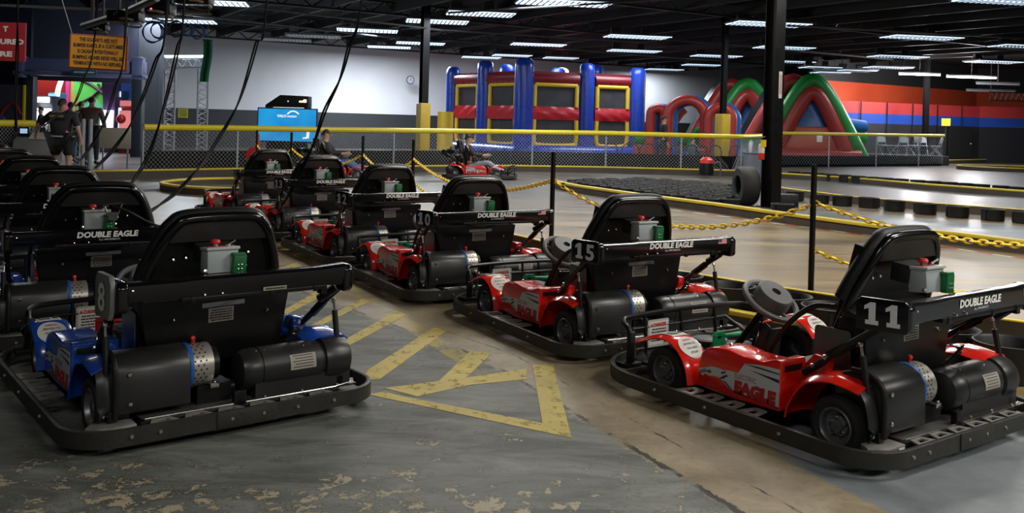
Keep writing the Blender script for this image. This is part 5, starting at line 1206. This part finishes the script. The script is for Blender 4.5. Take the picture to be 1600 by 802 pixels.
    for i in range(5):
        an = 2.58+.13*i
        b.tube([(.285+.01*(i % 2), .205+.1045*math.cos(an), .235+.1045*math.sin(an)), (.39, .205+.1045*math.cos(an), .235+.1045*math.sin(an))], .0018, 4)
    b.build('label_print', ink, lb)
    # ---- crossbar
    prof = lambda zc, hz, y0, y1: [(y0+.012, zc-hz), (y1-.01, zc-hz), (y1, zc-hz+.012), (y1, zc+hz-.015), (y1-.02, zc+hz), (y0+.014, zc+hz), (y0+.001, zc+hz-.010), (y0, zc)]
    b = MB(); xs = [(-.53, .040), (-.30, .040), (-.26, .043), (.36, .043), (.42, .046), (.50, .05)]
    vs2 = []; k_ = 8
    for x, hz in xs:
        vs2 += [(x, y, z) for y, z in prof(.689, hz, -.008, .085)]
    b.add(vs2, [tuple(range(k_))[::-1], tuple(range((len(xs)-1)*k_, len(xs)*k_))]+[(i*k_+j, i*k_+(j+1) % k_, (i+1)*k_+(j+1) % k_, (i+1)*k_+j) for i in range(len(xs)-1) for j in range(k_)])
    cb = b.build('crossbar', gloss_black, K, smooth=50)
    b = MB(); b.bx(-.30, .40, .0, .05, .628, .647); b.build('crossbar_rail', plate_black, cb, bevel=.003)
    b = MB()
    for x in (-.25, .34, .12): b.bx(x-.012, x+.012, -.004, .01, .622, .648)
    b.build('rail_clip', plate_black, cb, bevel=.002)
    b = MB()
    for x in (-.51, -.2, -.12): b.ball((x, -.006, .70 if x == -.51 else .655), .006)
    b.build('crossbar_bolt', chrome, cb)
    for s in (-1, 1):
        b = MB(); ye = .215 if s < 0 else .11; ep = [(-.012, .62), (-.012, .715), (.01, .736), (ye-.015, .736), (ye, .72), (ye, .65), (ye-.04, .605), (.01, .605)]
        x_ = -.575 if s < 0 else .485; wd = .05
        b.prism(ep, (x_, 0, 0), (0, 1, 0), (0, 0, 1), (wd, 0, 0)); b.build('crossbar_end', gloss_black, cb, bevel=.012, seg=3, smooth=50)
    b = MB(); b.bx(.38, .41, .02, .07, .60, .65); b.tube([(.50, .10, .61), (.47, .12, .585), (.44, .16, .55)], .022, 8); b.build('arm_hinge', plate_black, cb)
    # ---- control box with stop button
    b = MB(); b.box((-.04, .32, .79), (.17, .10, .09), rx=.1); b.build('box_mount', black_m, K, bevel=.006)
    b = MB(); b.box((-.045, .235, .765), (.15, .095, .11), rx=-.08); cbx = b.build('control_box', grey_box, K, bevel=.006)
    b = MB(); b.box((-.045, .235, .824), (.16, .105, .014), rx=-.08); b.build('box_cover', P('grey box lid', (.45, .48, .46), .45), cbx, bevel=.003)
    b = MB(); b.lathe([(.0, .024), (.018, .022), (.024, .012), (.021, .004), (.0, .004)], (-.065, .24, .843), (0, 0, 1), 18); st_ = b.build('stop_button', red_b, cbx)
    b = MB(); b.lathe([(.013, .02), (.015, .006), (.02, .004), (.02, 0)], (-.065, .24, .829), (0, 0, 1), 12); b.lathe([(0, .012), (.014, .011), (.016, 0)], (-.005, .235, .829), (0, 0, 1), 12); b.tube([(-.005, .235, .84), (.022, .215, .86)], .005, 6); b.build('key_switch', chrome, cbx)
    b = MB(); b.box((-.06, .24, .8325), (.10, .055, .002), rx=-.08); b.build('button_legend', red_ink, cbx)
    b = MB(); b.prism([(-.01, -.055), (.055, -.06), (.06, .03), (.0, .035)], (-.003, .182, .765), (1, 0, 0), (0, 0, 1), (0, -.03, 0)); b.bx(-.008, .052, .152, .19, .79, .806); cn = b.build('charge_connector', green_c, cbx, bevel=.003)
    b = MB()
    for x in (.015, .032):
        for z in (.732, .752): b.ball((x, .151, z), .0045)
    b.build('connector_pin', chrome, cn)
    b = MB(); b.tube([(-.125, .19, .725), (.06, .19, .722)], .005, 6); b.ball((-.13, .19, .728), .012); b.ball((.065, .2, .74), .011); b.build('mount_bolt', chrome, cbx)
    return K
def eagle_text(K, flag=True):
    t = text('crossbar_lettering', 'DOUBLE EAGLE', (-.185, -.0085, .687), (1, 0, 0), (0, 0, 1), .034, white_l, K, width=.352, bold=.045, shear=.12, th=.002)
    text('maker_lettering', 'by J. AMUSEMENTS', (-.06, -.006, .667), (1, 0, 0), (0, 0, 1), .011, num_l, K, width=.12, bold=.01, th=.003)
    if flag:
        f = plate('flag_sticker', (.378, -.0115, .695), (1, 0, 0), (0, 0, 1), .072, .032, white_l, K, .003)
        b = MB()
        for k in range(4): b.bx(.378, .45, -.0125, -.0118, .695+k*.0091, .6996+k*.0091)
        b.build('flag_stripe', red_ink, f)
        b = MB(); b.bx(.378, .407, -.0132, -.0126, .7085, .727); b.build('flag_canton', P('flag blue', (.03, .05, .22), .5), f)
def number(K, s):
    r_ = Vector((.25 if s != '8' else .04, -.968, 0)).normalized(); o = Vector((-.632 if s != '8' else -.605, .205, 0)); n = r_.cross(Vector((0, 0, 1)))
    if s == '8': poly = [(.0, .575), (.17, .575), (.195, .62), (.195, .73), (.17, .765), (.02, .765), (-.005, .73), (-.005, .62)]; m = P('grey number plate', (.15, .15, .14), .4)
    else: poly = [(.0, .605), (.21, .605), (.222, .62), (.222, .73), (.205, .745), (.02, .745), (.0, .725)]; m = gloss_black
    pl_ = MB().prism(poly, o, r_, (0, 0, 1), -n*.022).build('number_plate', m, K, bevel=.004)
    if s == '8': text('plate_number', s, o+r_*.095+n*.003+Vector((0, 0, .61)), r_, (0, 0, 1), .12, num_l, pl_, width=.09, bold=.025, align='CENTER', th=.001); return
    x = .022
    for ch in s:                      # digits painted left to right as seen from outside
        if ch == '1':
            g = [(.02, 0), (.075, 0), (.075, .018), (.062, .018), (.062, .095), (.040, .095), (.015, .078), (.015, .062), (.034, .070), (.034, .018), (.02, .018)]
            MB().prism(g, o+r_*x+n*.001+Vector((0, 0, .630)), r_, (0, 0, 1), n*.002).build('plate_number', num_l, pl_, smooth=0)
        else: text('plate_number', ch, o+r_*(x+.012)+n*.001+Vector((0, 0, .630)), r_, (0, 0, 1), .095, num_l, pl_, width=.068, bold=.03, th=.002)
        x += .09
# ------------------------------------------------------------------ people
def skin_obj(name, verts, edges, radii, mat, parent, root=0, sub=1):
    me = bpy.data.meshes.new(name); me.from_pydata([tuple(v) for v in verts], edges, []); o = bpy.data.objects.new(name, me); C.objects.link(o)
    sk = o.modifiers.new('s', 'SKIN'); sk.use_smooth_shade = True
    for i, r in enumerate(radii):
        rr = r if isinstance(r, tuple) else (r, r); me.skin_vertices[0].data[i].radius = rr
    me.skin_vertices[0].data[root].use_root = True
    ss = o.modifiers.new('ss', 'SUBSURF'); ss.levels = sub; ss.render_levels = sub
    dg = bpy.context.evaluated_depsgraph_get(); m2 = bpy.data.meshes.new_from_object(o.evaluated_get(dg)); m2.name = name
    bpy.data.objects.remove(o); bpy.data.meshes.remove(me)
    m2.materials.clear(); m2.materials.append(mat); m2.polygons.foreach_set('use_smooth', [True]*len(m2.polygons))
    o = bpy.data.objects.new(name, m2); C.objects.link(o); o.parent = parent; return o
skin_m = P('skin', (.42, .24, .17), .5); hair_m = P('dark brown hair', (.025, .015, .01), .6)
POSE_STAND = dict(pel=(0, 0, .95), sp=(0, .0, 1.14), ch=(0, .0, 1.36), nk=(0, .0, 1.50), hd=(0, .015, 1.60), ht=(0, .01, 1.71),
    sh=(.19, 0, 1.43), el=(.27, -.02, 1.14), wr=(.29, .06, .90), hp=(.095, 0, .90), kn=(.11, .02, .50), an=(.12, -.01, .08), to=(.13, .16, .04))
POSE_SIT = dict(pel=(0, 0, .32), sp=(0, .02-.08, .50), ch=(0, -.10, .72), nk=(0, -.10, .88), hd=(0, -.085, .97), ht=(0, -.09, 1.08),
    sh=(.19, -.10, .80), el=(.24, .06, .58), wr=(.13, .32, .60), hp=(.10, .03, .28), kn=(.16, .42, .42), an=(.15, .78, .16), to=(.15, .87, .28))
def person(label, loc, rz, pose, shirt, legs, sc=1.0, over={}, hair=hair_m, long_pants=True, shoes=ink, group=None, bulk=1.0, skin=skin_m):
    t = thing('person', label, 'person', loc, rz, group); J = dict(pose); L_ = {}
    for k in ('sh', 'el', 'wr', 'hp', 'kn', 'an', 'to'):
        for s, n in ((-1, 'L'), (1, 'R')):
            q = over.get(k+n); L_[k+n] = V(*(q if q else (J[k][0]*s, J[k][1], J[k][2])))
    for k in ('pel', 'sp', 'ch', 'nk', 'hd', 'ht'): L_[k] = V(*over.get(k, J[k]))
    def S(v): return V(v.x*(bulk if abs(v.x) < .3 else bulk), v.y, v.z)*sc
    vs_, rd, ed, ix = [], [], [], {}
    def add(k, p, r, fr=None):
        ix[k] = len(vs_); vs_.append(S(p)); rd.append(tuple(x*sc for x in r) if isinstance(r, tuple) else r*sc)
        if fr is not None: ed.append((ix[fr], ix[k]))
    add('pel', L_['pel'], .135*bulk); add('sp', L_['sp'], .125*bulk, 'pel'); add('ch', L_['ch'], .145*bulk, 'sp'); add('nk', L_['nk'], .06, 'ch'); add('hd', L_['hd'], (.078, .092), 'nk'); add('ht', L_['ht'], (.070, .082), 'hd')
    for n in 'LR':
        add('sh'+n, L_['sh'+n], .07, 'ch'); add('el'+n, L_['el'+n], .045, 'sh'+n); add('wr'+n, L_['wr'+n], .028, 'el'+n)
        d = (L_['wr'+n]-L_['el'+n]).normalized(); side_ = d.cross(V(1, 0, 0)).normalized()*1.0; out = V(1 if n == 'R' else -1, 0, 0)
        pm_ = L_['wr'+n]+d*.075; add('pa'+n, pm_, .030, 'wr'+n)
        for k in range(4):
            f0 = pm_+side_*(.027-.018*k)+d*.02; f1 = f0+d*(.032+.004*(k in (1, 2)))-out*.008; f2 = f1+d*.028-out*.016
            add('f%d'%k+n, f0, .0095, 'pa'+n); add('g%d'%k+n, f1, .0085, 'f%d'%k+n); add('h%d'%k+n, f2, .007, 'g%d'%k+n)
        add('tA'+n, L_['wr'+n]+d*.04+side_*.038, .011, 'wr'+n); add('tB'+n, L_['wr'+n]+d*.08+side_*.055, .009, 'tA'+n)
        add('hp'+n, L_['hp'+n], .095*bulk, 'pel'); add('kn'+n, L_['kn'+n], .06, 'hp'+n); add('an'+n, L_['an'+n], .042, 'kn'+n); add('to'+n, L_['to'+n], .035, 'an'+n)
    skin_obj('body', vs_, ed, rd, skin, t)
    # head details
    hd = S(L_['hd']); ht = S(L_['ht']); m = (hd+ht)/2; up = (ht-hd).normalized()
    b = MB(); b.ball(m+V(0, .098, -.012)*sc, .016*sc, 8, (1, 1.3, 1.4)); b.build('nose', skin, t)
    for s in (-1, 1):
        b = MB(); b.ball(m+V(s*.032, .088, .012)*sc, .011*sc, 8); b.build('eye', ink, t); b = MB(); b.ball(m+V(s*.084, .0, 0)*sc, .024*sc, 8, (.4, .8, 1.2)); b.build('ear', skin, t)
    b = MB(); b.ball(m+V(0, .088, -.045)*sc, .02*sc, 8, (1.2, .4, .35)); b.build('mouth', P('lips', (.3, .1, .08), .5), t)
    if hair:
        b = MB(); b.grid(lambda a, q_: m+V(math.cos(2*PI*q_)*math.sin(a*1.75)*.086, -.012+math.sin(2*PI*q_)*math.sin(a*1.75)*.098-.012*a, .035+math.cos(a*1.75)*.084-(.06*a*max(0, -math.sin(2*PI*q_))))*sc, 8, 16, 0); b.build('hair', hair, t, smooth=80)
    # shirt
    vs2, rd2, ed2 = [], [], []
    g = .02
    def a2(p, r, fr=None):
        vs2.append(S(p)); rd2.append(r*sc)
        if fr is not None: ed2.append((fr, len(vs2)-1))
        return len(vs2)-1
    p0 = a2(L_['pel']+V(0, 0, -.05 if pose is POSE_STAND else .02), .168*bulk); p1 = a2(L_['sp'], .158*bulk, p0); p2 = a2(L_['ch'], .168*bulk, p1); a2(L_['ch'].lerp(L_['nk'], .75), .075, p2)
    for n in 'LR':
        q = a2(L_['sh'+n], .088, p2); q = a2(L_['sh'+n].lerp(L_['el'+n], .9), .066, q)
        if shirt[1]: a2(L_['el'+n].lerp(L_['wr'+n], .92), .045, q)
    skin_obj('jacket' if shirt[1] else 'shirt', vs2, ed2, rd2, shirt[0], t)
    vs2, rd2, ed2 = [], [], []
    p0 = a2(L_['pel'], .16*bulk)
    for n in 'LR':
        q = a2(L_['hp'+n], .122*bulk, p0)
        if long_pants: q = a2(L_['kn'+n], .080, q); a2(L_['kn'+n].lerp(L_['an'+n], .92), .058, q)
        else: a2(L_['hp'+n].lerp(L_['kn'+n], .85), .098, q)
    skin_obj('trousers' if long_pants else 'shorts', vs2, ed2, rd2, legs, t)
    for n in 'LR':
        b = MB(); a_, c_ = S(L_['an'+n]), S(L_['to'+n]); b.tube([a_+(a_-c_)*.35, a_, a_.lerp(c_, .6), c_, c_+(c_-a_)*.2], [.035*sc, .052*sc, .05*sc, .045*sc, .02*sc], 10); b.build('shoe', shoes, t)
    return t
cloth_blk = P('black cloth', (.012, .012, .014), .8); cloth_brn = P('brown jacket cloth', (.13, .085, .06), .7, var=.3); denim = P('blue denim', (.06, .13, .28), .8); grey_tr = P('grey trousers', (.22, .23, .26), .8); cloth_dk = P('charcoal cloth', (.03, .03, .035), .8)
p = atd(97, 200, 18.7)
e = person('employee in black shirt and shorts seen from behind, reaching to the control desk', (p.x, p.y, 0), -.1, POSE_STAND, (cloth_blk, False), cloth_blk, .97, dict(elL=(-.40, .02, 1.20), wrL=(-.50, .16, 1.02)), long_pants=False, bulk=1.34)
MB().tube([(.245*math.cos(a), .205*math.sin(a), .955) for a in [2*PI*k/24 for k in range(24)]], .018, 6, closed=True, flat=1).build('belt', P('pale belt', (.35, .35, .36), .6), e)
MB().box((0, -.212, 1.36), (.28, .02, .045)).build('shirt_print', P('tan shirt print', (.22, .17, .06), .7), e)
p = atd(143, 200, 25.5); person('person in a brown jacket seen from behind, right of the employee', (p.x, p.y, 0), .05, POSE_STAND, (cloth_brn, True), cloth_dk, 1.06, bulk=1.15)
p = atd(110, 200, 26.5); person('person in dark clothes just right of the employee', (p.x, p.y, 0), .2, POSE_STAND, (cloth_dk, True), denim, .98)
p = atd(126, 200, 27.5); person('person partly hidden behind the brown jacket', (p.x, p.y, 0), -.2, POSE_STAND, (P('dim brown cloth', (.06, .045, .035), .8), True), cloth_dk, 1.0)
p = atd(1037, 200, 31.2); person('person in dark clothes standing sideways behind the fence near the arches', (p.x, p.y, 0), -1.4, POSE_STAND, (cloth_blk, True), cloth_dk, 1.04, bulk=.85)
p = atd(1086, 200, 32.0); person('crouching small person in grey among the wire hoops', (p.x, p.y, .22), -1.2, POSE_SIT, (P('grey jumper', (.15, .15, .18), .8), True), cloth_dk, .8)
p = atd(42+0, 200, 30.5); person('person standing far left in the doorway shadow beside the white-lit machine', (p.x+.55, p.y-.2, 0), 2.0, POSE_STAND, (cloth_dk, True), cloth_dk, .9)
# ------------------------------------------------------------------ the karts
red_k = make_kart(red_p, green_pd, False)
blue_k = make_kart(blue_p, red_pd, True)
# the blue kart seen first has no lettering; store plain trees before adding marks
KARTS = [
 ('red', 2.1414, 4.2141, .6133, '11', 'red electric go-kart numbered 11, nearest on the right'),
 ('red', 1.0363, 5.9093, .5185, '15', 'red electric go-kart numbered 15, second from the front on the right'),
 ('red', -.1003, 7.5558, .5038, '10', 'red electric go-kart numbered 10, third in the red row'),
 ('red', -1.0628, 9.2352, .5362, '12', 'red electric go-kart numbered 12, fourth in the red row'),
 ('red', -2.1237, 11.023, .5409, '13', 'red electric go-kart numbered 13, behind kart 12'),
 ('red', -3.16, 12.72, .565, '', 'farthest parked red electric go-kart, behind kart 13'),
 ('blue', -1.1861, 4.2422, .6721, '8', 'blue electric go-kart numbered 8, nearest on the left'),
 ('blue', -2.4666, 5.738, .5635, '', 'blue electric go-kart directly behind kart 8, with a cable plugged into its grey box'),
 ('blue', -3.52, 7.42, .6, '', 'third blue electric go-kart from the front at the left edge'),
 ('blue', -4.60, 9.06, .62, '', 'fourth blue electric go-kart from the front at the left edge'),
 ('blue', -5.73, 10.68, .64, '', 'fifth blue electric go-kart, only its seat hoop showing in front of the desk'),
 ('blue', -6.86, 12.3, .65, '', 'farthest blue electric go-kart at the left edge'),
 ('red', -1.75, 24.3, -PI/2-.03, '', 'red go-kart driving on the track in front of the bounce house'),
 ('red', -5.05, 22.2, -PI/2+.1, '', 'red go-kart driving behind karts 12 and 13, half hidden'),
]
for i, (c, x, y, th, num, lab) in enumerate(KARTS):
    src = red_k if c == 'red' else blue_k
    k = copy_tree(src); k.location = (x, y, 0); k.rotation_euler = (0, 0, th); tag(k, lab, 'go-kart', 'parked electric go-karts' if i < 12 else 'go-karts driving on the track')
    if num != '8': eagle_text(k, c == 'red')
    if num: number(k, num)
    if num == '8':
        o = plate('bar_notice', (.07, -.0105, .648), (1, 0, 0), (0, 0, 1), .115, .018, P('worn cream strip', (.30, .28, .2), .5), k, .003)
        b = MB(); bars(b, (.075, -.0115, .65), (1, 0, 0), (0, 0, 1), .105, .014, 1); b.build('strip_print', ink, o)
    if c == 'blue' and num != '8' and i in (7, 8):
        b = MB(); b.tube([(-.02, .12, .87), (.09, .12, .88)], .007, 6); b.tube([(-.02, .12, .87), (.01, .12, .80), (.06, .12, .80), (.09, .12, .88)], .006, 6); b.box((.035, .12, .80), (.05, .04, .05)); b.build('charging_clamp', chrome, k)
        if i == 7: MB().tube(smoothpath([(.03, .10, .86), (.10, .06, .84), (.22, .0, .77), (.36, -.04, .71), (.48, -.03, .66), (.53, .1, .6)], 6), .008, 6).build('charging_cable', pad_black, k)
def kill(o):
    for ch in list(o.children): kill(ch)
    bpy.data.objects.remove(o)
kill(red_k); kill(blue_k)
# drivers of the two moving karts (seated, facing along the kart)
person('driver in a black top and grey trousers in the red kart before the bounce house', (-1.75+.72, 24.3-.10, -.0), -PI/2, POSE_SIT, (cloth_blk, True), grey_tr, 1.0)
person('driver in black with blue jeans in the half-hidden red kart', (-5.05+.72, 22.2+.0, 0), -PI/2, POSE_SIT, (cloth_blk, True), denim, 1.05)
